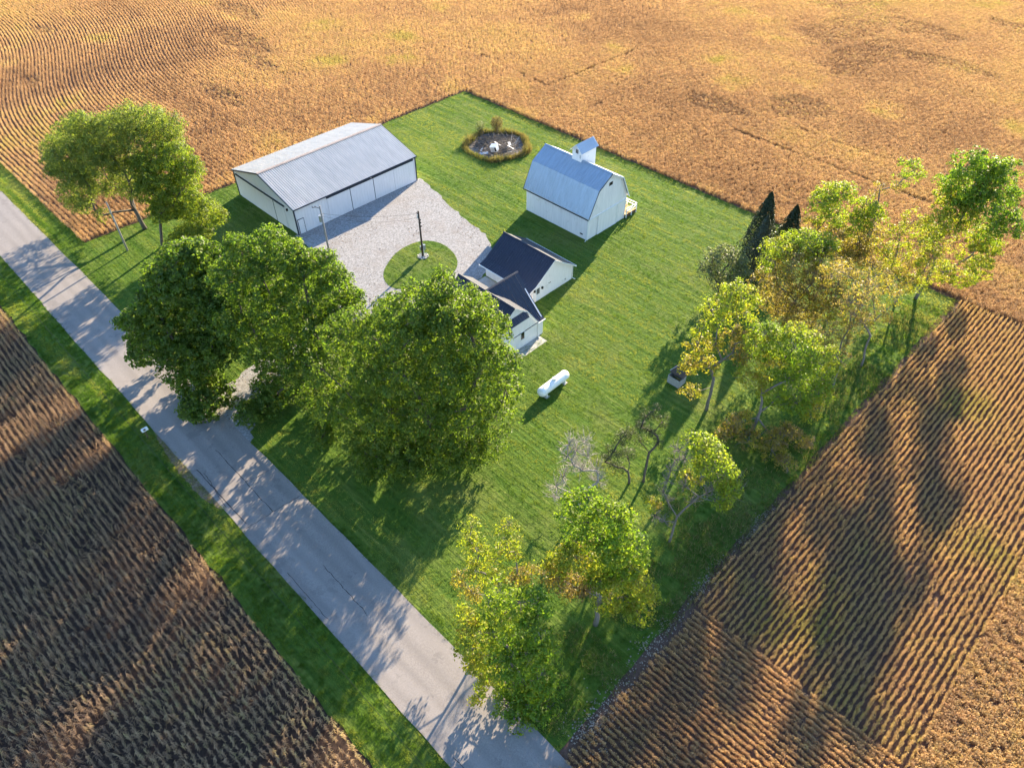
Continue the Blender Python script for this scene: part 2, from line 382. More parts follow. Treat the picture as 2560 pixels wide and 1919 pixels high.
def smooth_poly(pts, it=3):
    for _ in range(it):
        q = []
        for i in range(len(pts)):
            a, b = np.array(pts[i]), np.array(pts[(i + 1) % len(pts)]); q += [tuple(.75 * a + .25 * b), tuple(.25 * a + .75 * b)]
        pts = q
    return pts

RL, RR = 13.65, 19.68          # road edges
LX0, LX1, LY0, LY1 = -81.2, 7.6, RR - .4, 92.6
sheet('ground', [(-3000, -3000), (3000, -3000), (3000, 3000), (-3000, 3000)], -0.06, 'soil', 'bare brown soil between the crop rows')
LAWN = ragged([(LX0, LY0), (LX1 + .6, LY0), (LX1, 45), (LX1, LY1), (LX0, LY1)], 1.5, .12, 1)
sheet('lawn', LAWN, 0.0, 'turf', 'striped mown lawn around the farm buildings')
sheet('corn_soil', [(-240, -60), (60, -60), (60, 9.95), (-240, 9.95)], -0.045, 'dark_soil', 'dark bare soil under the corn')
sheet('far_verge', ragged([(-240, 9.9), (60, 9.7), (60, RL + .3), (-240, RL + .3)], 1.6, .12, 2), 0.0, 'turf', 'strip of rough grass between the road and the corn')
sheet('near_verge', ragged([(-240, RR - .3), (LX0 + .5, RR - .3), (LX0 + .5, 22.9), (-240, 22.6)], 1.6, .12, 3), 0.004, 'turf', 'strip of green grass between the road and the bean field')
GRAVEL = [(-62.3, 43.6), (-62.3, 66.0), (-57.4, 65.1), (-51.6, 63.5), (-47.9, 62.8), (-44.0, 62.4), (-41.0, 60.6), (-37.6, 57.4), (-37.0, 55.0), (-37.0, 50.0),
          (-38.6, 47.0), (-40.5, 42.5), (-41.3, 36), (-40.2, 29), (-38.6, 24.5), (-35.6, 21.6), (-33.4, RR - .1), (-43.2, RR - .1), (-42.6, 23), (-43.8, 28), (-45.6, 35), (-47.6, 40.0), (-49.2, 42.6), (-53.2, 43.5)]
GRAVEL = ragged(GRAVEL, .7, .16, 4)
sheet('gravel_drive', GRAVEL, 0.012, 'gravel', 'pale gravel farmyard and drive')
ISL = ragged(smooth_poly([(-46.4, 46.2), (-48.6, 49.4), (-49.6, 52.3), (-49.0, 55.4), (-46.6, 56.8), (-43.2, 56.2), (-40.9, 54.6), (-39.9, 52.0), (-40.6, 48.5), (-43.0, 45.4)]), .5, .06, 5)
sheet('grass_island', ISL, 0.024, 'turf', 'round grass island in the gravel yard')
ROAD = ragged([(-300, RL), (60, RL - .05), (60, RR + .05), (-300, RR)], 2.2, .035, 6)
sheet('road', ROAD, 0.036, 'asphalt', 'pale country road')
sheet('road_shoulder', ragged([(-41.5, RL - .15), (-37, RL - .75), (-31, RL - .8), (-28, RL - .2), (-28, RL + .2), (-41.5, RL + .2)], .35, .08, 7), 0.026, 'shoulder', 'crumbling stony shoulder beside the road')
PATIO = [(-36.9, 48.8), (-28.9, 48.8), (-28.9, 55.6), (-36.9, 55.6)]
sheet('patio', PATIO, 0.020, 'concrete', 'concrete yard between the house wings')
sheet('walkway', [(-24.05, 44.2), (-22.75, 44.2), (-22.75, 51.9), (-24.05, 51.9)], 0.016, 'concrete', 'concrete walk along the house wall')

# cracks and seams in the road
r = np.random.default_rng(21)
def crack(x0, y0, x1, y1, w, wob=.035, n=18):
    ts = np.linspace(0, 1, n); px = x0 + (x1 - x0) * ts + r.normal(0, wob, n); py = y0 + (y1 - y0) * ts + r.normal(0, wob, n)
    m = MB(); d = Vector((x1 - x0, y1 - y0, 0)).normalized(); s = Vector((-d.y, d.x, 0))
    for i in range(n - 1):
        wa, wb = w * r.uniform(.4, 1.2) * .5, w * r.uniform(.4, 1.2) * .5
        m.poly([Vector((px[i], py[i], .041)) - s * wa, Vector((px[i + 1], py[i + 1], .041)) - s * wb, Vector((px[i + 1], py[i + 1], .041)) + s * wb, Vector((px[i], py[i], .041)) + s * wa])
    return m
road = bpy.data.objects['road']
for a in [(-35, 16.75, -24.5, 16.7, .07), (-16.5, 16.7, -10, 16.6, .06), (-34, 14.2, -25, 14.25, .09), (-33, 14.5, -28, 13.9, .05), (-18, 14.1, -12, 14.05, .05),
          (-29.3, 16.5, -28.9, 19.6, .04), (-24.6, 14, -24.2, 19.4, .05), (-75, 13.8, -74.6, 19.5, .04), (3, 14.2, 14, 14.3, .05)]:
    tag(crack(*a).build('crack', M['rubber'], road))

# ---------------------------------------------------------------- crops
BEANS = [bean_proto(k, .40, .30, .62) for k in range(6)]
CORN = [corn_proto(k) for k in range(6)]
TUFT = [tuft_proto(k) for k in range(5)]

FR = [(-330, 20), (-216, 42), (-30, 250), (60, 240), (45, 36), (18, 12), (-16, -14), (-90, 2), (-330, 8)]   # what the photograph can see, with a margin
PATCH = [(-133, 77, 11, 3.2), (-121, 73, 6, 2.5), (-150, 86, 9, 3), (-112, 60, 7, 2), (-46, 172, 6, 14), (-36, 158, 5, 12), (-52, 186, 9, 7), (-38, 181, 14, 4.5), (-33, 128, 5, 5), (-44, 119, 6, 3), (-24, 166, 9, 3), (-10, 196, 16, 5), (-143, 38, 3, 1.6), (-170, 50, 3, 2)]
def lodge(x, y):
    f = np.zeros(len(x)); n = vnoise(x, y, 2.2, 9)
    for cx, cy, rx, ry in PATCH: f = np.maximum(f, 1.25 - ((x - cx) / rx) ** 2 - ((y - cy) / ry) ** 2 + (n - .5) * 1.1)
    return np.clip(f * 1.3, 0, .75)

_bx = np.linspace(-340, 0, 681); _bs = np.interp(_bx, [-340, -200, -182, -152, -142, -115, 0], [.05, .05, -.05, -.36, -.36, 0, 0])   # row slope dy/dx
_by = np.cumsum(_bs) * (_bx[1] - _bx[0]); _by -= _by[-1]
def bend(x): return np.interp(x, _bx, _by)

def crop(name, region, along, spacing, pitch, tintf, label, hs=1.0, ws=1.0, warp=False, jit=.06, dark=0.0, thin=0.0, lod=True):
    x0, x1, y0, y1 = region; r = np.random.default_rng(len(label) * 7 + int(abs(x0) * 3) % 97)
    if along == 'x':
        rows = np.arange(y0 - (60 if warp else 0), y1, spacing); q = np.arange(x0, x1, pitch); X, Y = np.meshgrid(q, rows)
    else:
        rows = np.arange(x0, x1, spacing); q = np.arange(y0, y1, pitch); Y, X = np.meshgrid(q, rows)
    X = X.ravel() + 0.0; Y = Y.ravel() + 0.0; n = len(X)
    a, b = r.normal(0, pitch * .3, n), r.normal(0, jit, n)
    if along == 'x': X += a; Y += b
    else: X += b; Y += a
    slope = np.zeros(n)
    if warp: Y = Y + bend(X); slope = np.interp(X, _bx, _bs)
    k = inside(X, Y, FR) & (X > x0) & (X < x1) & (Y > y0) & (Y < y1) & (r.random(n) > thin)
    X, Y, slope = X[k], Y[k], slope[k]; n = len(X)
    return X, Y, slope, r

def grow(name, chunks, protos, label, cat=None):
    P, R, S, T, Q = [np.concatenate([c[i] for c in chunks]) for i in range(5)]
    n = len(P); rr = np.random.default_rng(n % 1000)
    return scatter(name, P, R, S, rr.integers(0, len(protos), n), T, Q, protos, 'stuff', label, cat)

def beans(X, Y, slope, r, along, ws, hs, base, lod=True, spread=.10):
    n = len(X); f = lodge(X, Y) if lod else np.zeros(n)
    yel = np.clip((vnoise(X, Y, 9, 3) - .62) * 3.0, 0, 1) * vnoise(X, Y, 2.5, 4)
    tint = base + (vnoise(X, Y, 22, 1) - .5) * .45 + (vnoise(X, Y, 4.5, 2) - .5) * .18 + r.normal(0, spread, n) + yel * .75
    tint = np.clip(tint - f * .12 + f * r.normal(0, .25, n), 0, 1)
    yaw = (0 if along == 'x' else PI / 2) + np.arctan(slope) + r.normal(0, .12, n) + PI * r.integers(0, 2, n)
    h = hs * r.uniform(.9, 1.1, n) * (1 - .25 * f) * (.9 + .2 * vnoise(X, Y, 6, 8))
    lean = np.stack([r.normal(0, .10, n) + f * r.normal(.5, .35, n), r.normal(0, .12, n) + f * r.normal(0, .6, n), yaw + f * r.normal(0, .8, n)], 1)
    scl = np.stack([r.uniform(.9, 1.15, n), ws * r.uniform(.8, 1.2, n) * (1 + f * .4), h], 1)
    rnd = np.clip(r.random(n) - f * .22, 0, 1)
    return np.stack([X, Y, np.full(n, -.06)], 1), lean, scl, tint, rnd

# far field behind the farm, rows along the road with a bend at its western end
ch = []
def tracks(X, Y):
    """wheel tracks and drainage seams pressed through the far field"""
    k = np.zeros(len(X), bool)
    for (ax, ay), (bx, by), w in [((-98, 107.6), (-71.4, 104.4), .2), ((-71.4, 104.4), (-70.8, 131), .22), ((-37, 113), (20, 112), .2), ((-60, 100), (-58, 130), .14), ((-30, 121), (60, 119), .18)]:
        d = np.hypot(bx - ax, by - ay); ux, uy = (bx - ax) / d, (by - ay) / d; t = (X - ax) * ux + (Y - ay) * uy; s = np.abs(-(X - ax) * uy + (Y - ay) * ux)
        k |= (t > 0) & (t < d) & (s < w + .5 * (vnoise(X, Y, 2, 51) - .5))
    return k
for reg, al, sp, pit, ws, hs, base, warp, th in [
        ((-330, LX0, 22.8, 260), 'x', .66, .40, .95, 1.0, .42, True, .02),
        ((LX0, 60, LY1 + .25, 260), 'x', .45, .34, 1.45, 1.05, .42, False, .02),
        ((26.2, 60, 12, LY1 + .25), 'x', .44, .25, 1.15, .95, .50, False, .03)]:
    X, Y, sl, r = crop('c', reg, al, sp, pit, None, 'c', warp=warp, jit=.05 if warp else .09, thin=th)
    k = ~tracks(X, Y); X, Y, sl = X[k], Y[k], sl[k]
    w = ws
    if warp:
        f = np.clip((X + 112) / 20 + .0, 0, 1) + np.clip((Y - 66 - (X + 112) * .0) / 25, 0, 1); w = np.where(f < 1, .95 + .35 * f, 1.3)
    c = beans(X, Y, sl, r, al, w, hs, base); ch.append(c)
grow('bean_field', ch, BEANS, 'ripe golden brown bean field beyond the lawn', None)
# eastern field: drilled rows running away from the road, headland rows along it
ch = []
X, Y, sl, r = crop('c', (LX1 + .7, 26.2, 36.2, LY1), 'y', .47, .20, None, 'e', jit=.035, thin=.07); ch.append(beans(X, Y, sl, r, 'y', .55, .92, .68, False))
X, Y, sl, r = crop('c', (LX1 + 1.3, 26.2, 12, 36.0), 'x', .47, .22, None, 'h', jit=.03, thin=.05); ch.append(beans(X, Y, sl, r, 'x', .52, .9, .52, False))
grow('row_crop', ch, BEANS, 'bean rows east of the tree line', None)
# corn south of the road
X, Y, sl, r = crop('c', (-150, 60, -40, 9.75), 'x', .515, .19, None, 'corn', jit=.06, thin=.14)
n = len(X); tint = np.clip(.5 + (vnoise(X, Y, 7, 5) - .5) * .5 + r.normal(0, .2, n) + .3 * (Y > 9.2), 0, 1)
fallen = (vnoise(X, Y, 1.3, 6) > .86)
rot = np.stack([r.normal(0, .08, n) + fallen * r.normal(0, .7, n), r.normal(0, .08, n) + fallen * r.normal(0, .7, n), r.uniform(0, 2 * PI, n)], 1)
s = r.uniform(.8, 1.15, n); scl = np.stack([s, s, s * .95], 1)
grow('corn_field', [(np.stack([X, Y, np.full(n, -.06)], 1), rot, scl, tint, r.random(n))], CORN, 'dry corn in rows south of the road', None)

# grass blades on the lawn and verges
BLD = [[(-77.7, 44.2), (-62, 44.2), (-62, 65.4), (-77.7, 65.4)], [(-44.4, 70.8), (-33, 70.8), (-33, 78.9), (-44.4, 78.9)], [(-37.2, 55), (-28.7, 55), (-28.7, 63), (-37.2, 63)], [(-33, 44), (-24, 44), (-24, 53), (-33, 53)], PATIO]
def turf_points(n, x0, x1, y0, y1, r):
    X, Y = r.uniform(x0, x1, n), r.uniform(y0, y1, n); k = inside(X, Y, FR)
    k &= ~(inside(X, Y, GRAVEL) & ~inside(X, Y, ISL)) & ~((Y > RL) & (Y < RR))
    for b in BLD: k &= ~inside(X, Y, b)
    k &= np.hypot(X + 61.3, Y - 81.6) > 4.9
    return X[k], Y[k]
r = np.random.default_rng(31)
parts = [turf_points(74000, LX0, LX1 + .4, LY0, LY1, r), turf_points(9000, -120, 30, 9.9, RL, r), turf_points(3600, -140, LX0, RR, 22.7, r)]
X = np.concatenate([q[0] for q in parts]); Y = np.concatenate([q[1] for q in parts]); n = len(X)
stripe = np.sin((Y + .6 * vnoise(X, Y, 14, 12)) * 2 * PI / 1.9)
tint = .42 + .13 * stripe + (vnoise(X * .10, Y, .7, 13) - .5) * 1.15 + (vnoise(X * .07, Y, 2.2, 16) - .5) * .7 + (vnoise(X, Y, 12, 14) - .5) * .45 + r.normal(0, .06, n) + .22 * (Y > 74) + .22 * (np.abs(Y - 21) < 1.6)
rough = 1 + .7 * ((Y < RL) | (X > 3)) + .5 * (Y < 21)
sc = r.uniform(.75, 1.25, n); lie = np.where(stripe > 0, 1, -1) * .30
zz = np.where(inside(X, Y, ISL), .022, 0.0)
scatter('grass', np.stack([X, Y, zz], 1), np.stack([r.normal(0, .15, n), lie + r.normal(0, .15, n), r.normal(0, .2, n)], 1),
        np.stack([sc, sc, sc * rough], 1), r.integers(0, 5, n), np.clip(tint, 0, 1), np.clip(r.random(n) * .8 + .1 + .1 * stripe, 0, 1), TUFT, 'stuff', 'short grass of the mown lawn and verges')
# leaf litter on the gravel edges and along the drive
r = np.random.default_rng(41); X, Y = r.uniform(-63, -33, 9000), r.uniform(19.8, 67, 9000)
e = np.min(np.stack([np.hypot(X - gx, Y - gy) for gx, gy in GRAVEL[::3]]), 0)
k = inside(X, Y, GRAVEL) & ~inside(X, Y, ISL) & (r.random(9000) < np.clip(.07 + np.exp(-e / .7) * .9 + .5 * (vnoise(X, Y, 5, 15) > .66), 0, 1))
X, Y = X[k], Y[k]; n = len(X)
v, q = leaf_quads(np.stack([X, Y, np.full(n, .03)], 1), unit(np.stack([r.normal(0, .3, n), r.normal(0, .3, n), np.ones(n)], 1)), r.uniform(.07, .22, n), .7, r)
o = link(bpy.data.objects.new('leaf_litter', np_mesh('leaf_litter', v, q, M['litter'], {'hue': np.repeat(r.random(n), 4), 'rnd': np.repeat(r.random(n), 4)}))); tag(o, 'brown fallen leaves blown along the gravel edges', kind='stuff')
TREE_DATA = {
 'T1': (-78.73,30.17,[(-80.04,24.36,13.72,1.36,0.1),(-86.95,25.76,10.84,1.36,0.1),(-77.96,26.08,15.43,1.74,0.1),(-85.29,27.73,12.45,1.74,0.1),(-76.3,27.45,15.99,2.04,0.1),(-83.96,29.31,12.86,2.04,0.1),(-74.98,28.32,15.02,2.38,0.1),(-83.23,30.43,11.52,2.38,0.1),(-78.47,25.06,12.53,2.42,0.1),(-86.65,26.8,8.98,2.42,0.1),(-73.71,29.98,15.99,2.2,0.1),(-81.25,32.07,12.82,2.2,0.1),(-73.07,31.22,16.72,1.72,0.1),(-79.67,33.15,13.98,1.72,0.1),(-72.51,31.41,14.63,1.91,0.1),(-79.62,33.52,11.5,1.91,0.1),(-72.15,33.64,16.38,1.87,0.1),(-76.5,35.04,14.54,1.87,0.1),(-72.01,34.66,14.97,1.89,0.1),(-75.1,35.7,13.61,1.89,0.1),(-72.23,35.2,13.41,1.59,0.1),(-74.26,35.89,12.48,1.59,0.1),(-75.97,27.03,12.7,2.42,0.1),(-84.77,29.13,8.8,2.42,0.1),(-74.36,28.66,12.68,1.94,0.1),(-82.98,30.91,8.79,1.94,0.1),(-79.22,24.35,10.16,1.65,0.1),(-87.39,26.02,6.44,1.65,0.1),(-77.18,25.96,9.62,1.32,0.1),(-85.86,27.92,5.53,1.32,0.1),(-80.63,23.47,7.5,1.34,0.1),(-88.06,24.9,3.97,1.34,0.1),(-78.07,25.4,7.74,1.34,0.1),(-86.31,27.19,3.74,1.34,0.1),(-79.55,24.6,5.47,0.94,0.1),(-86.83,26.1,1.82,0.94,0.1),(-78.76,25.81,3.97,0.95,0.1),(-74.06,29.22,10.4,1.81,0.1),(-82.25,31.42,6.48,1.81,0.1),(-75.63,27.64,8.68,1.33,0.1),(-83.97,29.7,4.61,1.33,0.1),(-78.08,25.18,10.27,1.48,0.1),(-86.64,27.03,6.33,1.48,0.1),(-74.54,29.31,7.91,1.34,0.1),(-81.91,31.28,4.21,1.34,0.1),(-80.63,23.66,11.94,1.3,0.1),(-87.75,25.04,8.87,1.3,0.1),(-80.55,23.53,10.66,1.15,0.1),(-87.99,24.97,7.35,1.15,0.1),(-80.73,23.65,5.57,1.02,0.1),(-87.71,25.01,2.12,1.02,0.1)]),
 'T2': (-72.84,29.86,[(-68.93,32.06,13.7,1.84,0.3),(-71.34,32.82,12.57,1.84,0.3),(-67.15,33.49,13.49,2,0.3),(-70,34.46,12.12,2,0.3),(-66.27,34.13,11.93,1.87,0.3),(-69.42,35.24,10.35,1.87,0.3),(-70.26,30.54,12.15,1.86,0.3),(-72.98,31.34,10.85,1.86,0.3),(-68.27,31.51,10.85,2.52,0.3),(-72.39,32.79,8.78,2.52,0.3),(-67.09,32.87,9.41,2.23,0.3),(-70.9,34.13,7.4,2.23,0.3),(-69.97,30.17,9.36,2.07,0.3),(-73.64,31.24,7.49,2.07,0.3),(-68.58,31.69,7.19,2.1,0.3),(-72.01,32.76,5.33,2.1,0.3),(-67.92,33,6.55,1.78,0.3),(-70.41,33.82,5.17,1.78,0.3),(-70.43,30.45,5.87,1.63,0.3),(-73.04,31.21,4.44,1.63,0.3)]),
 'T3': (-67.95,30.41,[(-63.7,32.91,9.38,1.39,0.36),(-66.1,33.74,8.06,1.39,0.36),(-62.72,33.38,7.86,1.73,0.36),(-65.81,34.48,6.08,1.73,0.36),(-62.09,34.44,6.96,1.1,0.36),(-64.56,35.36,5.5,1.1,0.36),(-63.58,32.33,5.82,1.6,0.36),(-66.96,33.48,3.81,1.6,0.36),(-65.23,31.03,4.4,1.77,0.36),(-68.18,31.97,2.63,1.77,0.36),(-66.92,30.16,3.29,1.38,0.36),(-68.74,30.71,2.19,1.38,0.36)]),
 'M1a': (-45.19,21.6,[(-42.01,22.22,16.53,1.89,0.05),(-45.68,23.3,14.22,1.89,0.05),(-43.05,20.23,14.95,1.66,0.05),(-48.23,21.55,11.62,1.66,0.05),(-41.04,23.75,16.71,1.75,0.05),(-43.84,24.66,14.93,1.75,0.05),(-43.38,19.05,12.42,1.71,0.05),(-49.9,20.59,7.98,1.71,0.05),(-40.94,21.55,14.53,2.51,0.05),(-47.13,23.33,10.36,2.51,0.05),(-45.01,17.61,9.88,2.04,0.05),(-51.4,18.94,5.4,2.04,0.05),(-46.98,16.64,9.49,0.87,0.05),(-51.92,17.56,6.1,0.87,0.05),(-42.88,18.96,9.24,2.8,0.05),(-50.29,20.72,3.78,2.8,0.05),(-39.56,22.48,12.6,2.57,0.05),(-46.28,24.56,7.75,2.57,0.05),(-45.54,17.06,6.56,1.81,0.05),(-42.63,19.36,5.57,2.9,0.05),(-40.39,21.42,7.95,2.54,0.05),(-42.83,19.61,2.27,2.36,0.05),(-39.63,18.4,1.84,1.79,0.05),(-40.25,17.32,1.36,1.15,0.05),(-40.25,17.32,1.36,1.15,0.05),(-39.92,20.15,1.82,1.76,0.05),(-46.54,16.48,5.34,1.14,0.05),(-39.09,24.26,14.87,2.07,0.05),(-43.84,25.89,11.6,2.07,0.05),(-38.89,23.57,13.03,1.98,0.05),(-44.91,25.57,8.69,1.98,0.05),(-38.76,23.53,10.72,2.03,0.05),(-45.02,25.61,5.94,2.03,0.05),(-39.4,22.66,8.71,1.93,0.05),(-46.07,24.75,3.44,1.93,0.05),(-39.75,22.71,6.21,1.67,0.05)]),
 'M1b': (-35.06,28.94,[(-34.41,25.12,19.5,1.56,0.05),(-40.36,27.43,15.57,1.56,0.05),(-32.34,26.93,20.61,1.41,0.05),(-38.4,29.61,16.56,1.41,0.05),(-31.13,27.33,19.7,1.82,0.05),(-38.16,30.55,14.78,1.82,0.05),(-34.82,23.89,16.93,2.28,0.05),(-41.98,26.5,11.88,2.28,0.05),(-32.45,25.41,17.35,2.41,0.05),(-40.49,28.71,11.49,2.41,0.05),(-30.18,27.94,18.99,1.58,0.05),(-37.53,31.47,13.63,1.58,0.05),(-29.04,29.25,18.6,1.58,0.05),(-36,32.86,13.35,1.58,0.05),(-28.31,29.84,16.85,1.75,0.05),(-35.34,33.63,11.21,1.75,0.05),(-29.72,27.72,16.32,2.31,0.05),(-37.92,31.65,9.85,2.31,0.05),(-27.64,30.99,15.02,1.09,0.05),(-33.97,34.6,9.63,1.09,0.05),(-31.68,25.61,14.53,2.63,0.05),(-40.42,29.28,7.58,2.63,0.05),(-34.16,23.66,12.6,2.4,0.05),(-42.53,26.71,5.95,2.4,0.05),(-29.66,27.69,13.16,2.25,0.05),(-37.97,31.68,6.05,2.25,0.05),(-28.25,29.69,14.12,1.53,0.05),(-35.55,33.6,7.84,1.53,0.05),(-31.55,25.92,10.2,2.32,0.05),(-40.01,29.53,2.74,2.32,0.05),(-29.99,27.84,9.42,2.04,0.05),(-37.7,31.54,2.28,2.04,0.05),(-33.89,24,9.06,2.05,0.05),(-31.79,26.62,5.9,1.81,0.05),(-34.9,24.5,2.66,1.7,0.05),(-35.43,21.22,1.57,1.43,0.05),(-35.43,21.22,1.57,1.43,0.05),(-35.17,22.74,1.68,1.57,0.05)]),
 'M2': (-20.47,31.87,[(-16.69,32.39,20.81,1.4,0.12),(-20.07,35.04,17.59,1.4,0.12),(-17.33,30.46,20,2.08,0.12),(-22.23,33.98,15.31,2.08,0.12),(-18.57,29.04,19.35,1.71,0.12),(-23.86,32.51,14.36,1.71,0.12),(-15.38,32.72,19.34,2.09,0.12),(-19.69,36.27,14.9,2.09,0.12),(-14.78,34.5,18.98,1.43,0.12),(-17.78,37.17,15.8,1.43,0.12),(-17.31,29.33,17.51,2.57,0.12),(-23.56,33.63,11.1,2.57,0.12),(-15.66,31.19,17.69,2.56,0.12),(-21.39,35.62,11.56,2.56,0.12),(-14.29,33.25,16.93,2.43,0.12),(-19.06,37.38,11.51,2.43,0.12),(-13.82,35.07,16.94,1.61,0.12),(-17.13,38.16,13.12,1.61,0.12),(-19.32,27.7,16.98,2.03,0.12),(-25.44,31.42,10.94,2.03,0.12),(-19.92,26.87,14.05,2.39,0.12),(-26.43,30.63,7.24,2.39,0.12),(-17.77,28.43,14.07,2.97,0.12),(-24.64,32.92,6.47,2.97,0.12),(-15.54,30.73,14,2.97,0.12),(-21.92,35.59,6.47,2.97,0.12),(-13.79,33.48,13.66,2.68,0.12),(-18.77,37.9,7.42,2.68,0.12),(-13.17,35.43,13.85,1.53,0.12),(-16.7,38.84,9.35,1.53,0.12),(-13.04,35.63,10.47,1.52,0.12),(-16.5,38.99,5.7,1.52,0.12),(-21.64,25.76,9.93,2.35,0.12),(-27.62,28.91,3.33,2.35,0.12),(-19.31,27.3,9.51,2.82,0.12),(-16.75,29.58,9.69,2.82,0.12),(-14.69,32.24,9.22,2.82,0.12),(-13.59,34.92,7,2.1,0.12),(-14.53,34.88,2.39,1.56,0.12),(-15.51,33.11,1.92,1.9,0.12),(-16.54,30.73,4.83,2.48,0.12),(-18.49,28.64,4.97,2.48,0.12),(-20.82,26.8,4.6,2.17,0.12),(-22.95,25.57,3.89,1.71,0.12),(-21.24,25.14,1.59,1.46,0.12),(-19.94,26.56,1.71,1.61,0.12),(-22.68,26.22,16.52,1.75,0.12),(-26.86,28.41,12.69,1.75,0.12),(-21.38,27.12,18.06,1.46,0.12),(-25.92,29.68,13.93,1.46,0.12),(-24.31,24.92,12.46,1.69,0.12),(-28.2,26.77,8.66,1.69,0.12),(-24.2,24.66,7.88,1.78,0.12),(-28.57,26.72,3.14,1.78,0.12),(-27.62,24.57,1.43,1.23,0.12),(-27.62,24.57,1.43,1.23,0.12)]),
 'R1': (4.04,89.29,[(3.65,87.91,18.96,0.85,0.12),(3.21,87.34,17.69,1.52,0.12),(2.29,88.67,15.25,1.36,0.12),(4.94,90.53,16.93,1.52,0.12),(6.33,90.1,17.61,1.34,0.12),(4.33,89.19,15.43,2.1,0.12),(6.03,91.18,15.1,1.73,0.12),(5.86,89.42,13.72,1.86,0.12),(7.86,93.98,11.56,1.41,0.12),(9.15,93.08,10.57,1.34,0.12),(7.72,92.54,10.18,1.53,0.12),(3.78,89.09,13,1.39,0.12),(4.82,89.78,13.77,1.57,0.12),(7.63,93.11,13.93,1.01,0.12),(5,91.07,15.55,1.27,0.12),(2.41,89.39,13.37,1.38,0.5),(4.76,89.14,12.34,1.5,0.5),(7.01,92.82,8.17,1.45,0.5),(8.49,94.24,7.04,0.98,0.5),(4.66,89.17,10.35,1.34,0.5),(3.18,86.64,11.91,1.32,0.5),(2.5,89.46,8.36,1.34,0.5),(7.12,91.66,6.7,1.38,0.5),(8.33,92.93,5.01,1.4,0.5),(7.52,93.96,2.36,1.21,0.5),(5.61,91.12,3.85,1.2,0.5)]),
 'R2': (2.67,86.66,[(1.19,85.08,11.52,1.21,0.55),(0.38,85.36,9.29,1.33,0.55),(2.75,84.81,9.74,1.53,0.55),(0.85,85.64,6.63,1.46,0.55),(3.93,87.43,4.89,1.48,0.55),(4.12,86.54,7.3,1.46,0.55),(3.96,88.48,8.12,1.25,0.55),(3.46,88.9,2.42,1.3,0.55),(0.62,83.6,7.06,1.27,0.55),(-0.68,83.68,7.78,1.06,0.55),(5.48,88.9,5.39,1.08,0.55),(2.3,87.3,5.11,1.57,0.78),(0.89,85.75,4.22,1.48,0.78),(2.97,86.08,3.16,1.21,0.78),(0.45,85.39,2.46,1.1,0.78)]),
 'R3': (-0.72,85.0,[(-1.27,84.9,17.15,0.99,0.3),(-0.5,85.7,16.15,0.91,0.3),(-1.51,85.12,15.59,1,0.3),(-1.55,84.04,15,0.64,0.9),(-2.91,83.42,14.3,0.83,0.9),(-2.32,84.51,8.46,1.06,0.9),(-2.27,81.84,7.92,1.47,0.9),(-3.02,84.12,5.05,1.49,0.9),(-0.94,84.41,4.72,1.3,0.9),(-2.79,82.85,4.35,1.5,0.9)]),
 'R4': (-2.66,81.42,[(-6.42,76.42,14.34,1.19,0.4),(-6.34,78.53,14.31,1.36,0.4),(-4.95,78.3,15.16,1.36,0.4),(-3.55,81.99,12.55,1.38,0.4),(-1.8,81.46,12.67,1.3,0.4),(-3.45,80.91,10.92,1.6,0.4),(-5.5,78.15,12.33,1.49,0.4),(-6.79,77.59,10.94,0.94,0.85),(-4.16,78.78,10.27,1.33,0.85),(-1.51,81.48,10.22,1.23,0.85),(-5.71,79.03,9.01,0.95,0.85),(-5,80.04,7.73,1.35,0.85),(-3.14,81.21,7.81,1.45,0.85),(-2.36,83.18,7.47,1.25,0.85),(-3.07,79.9,7.1,1.36,0.85)]),
 'R5': (-3.53,70.13,[(-6.85,67.68,12.53,0.86,0.5),(-5.35,67.33,13.4,1.03,0.5),(-3.37,71.88,11.11,1.22,0.5),(-5.34,68.78,13.12,1.29,0.35),(-4.11,70,13.11,1.46,0.35),(-3.2,72.18,12.51,1.29,0.35),(-6.14,68.66,10.72,1.4,0.35),(-2.35,72.09,12.33,0.95,0.35),(-3.63,67.83,11.73,1.76,0.88),(-2.33,70.76,11.53,1.58,0.88),(-2.03,69.6,9.51,1.8,0.88),(-4.66,67.63,8.97,1.62,0.88),(-3.01,69.23,6.97,1.83,0.88),(-5.72,69.38,5.42,1.47,0.88),(-0.64,71.39,8.19,1.63,0.88),(-1,71.87,5.45,1.48,0.88),(-3.67,69.96,4.34,1.68,0.88),(-2.05,73,2.29,1.51,0.88),(-6.86,68.32,8.13,1.16,0.88),(0.26,74.54,3.45,1.12,0.55)]),
 'R5b': (4.45,67.14,[(3.29,65.13,12.47,1.13,0.9),(4.1,66.91,11.51,1.05,0.9),(3.49,66.74,10.02,1.06,0.9),(4.3,65.86,13.79,0.95,0.9),(2.63,65.85,8.1,1.17,0.9),(2.08,64.42,8.21,1.01,0.9),(3.25,66.16,13.07,0.95,0.9),(3.81,66.93,8.81,0.99,0.9),(4.55,67.59,9.28,0.83,0.9),(3.68,66.43,7.28,1.01,0.9),(3.04,65.89,5.64,1.2,0.9),(4.54,66.52,4.56,0.96,0.9)]),
 'R5c': (4.93,73.11,[(0.65,68.81,12.75,1.25,0.9),(2.47,69.38,11.75,1.27,0.9),(3.59,71.71,9.4,1.12,0.9),(4.73,73,7.56,0.96,0.9),(1.73,70.84,7.55,1.3,0.9),(3.64,71.51,6.45,1.15,0.9),(0.29,66.83,13.19,1.25,0.9),(4.34,72.6,10.6,1.1,0.9),(3.27,70.6,12.75,1.09,0.9),(5.26,73.92,8.87,0.77,0.6),(2.3,70.18,9.55,1.03,0.6)]),
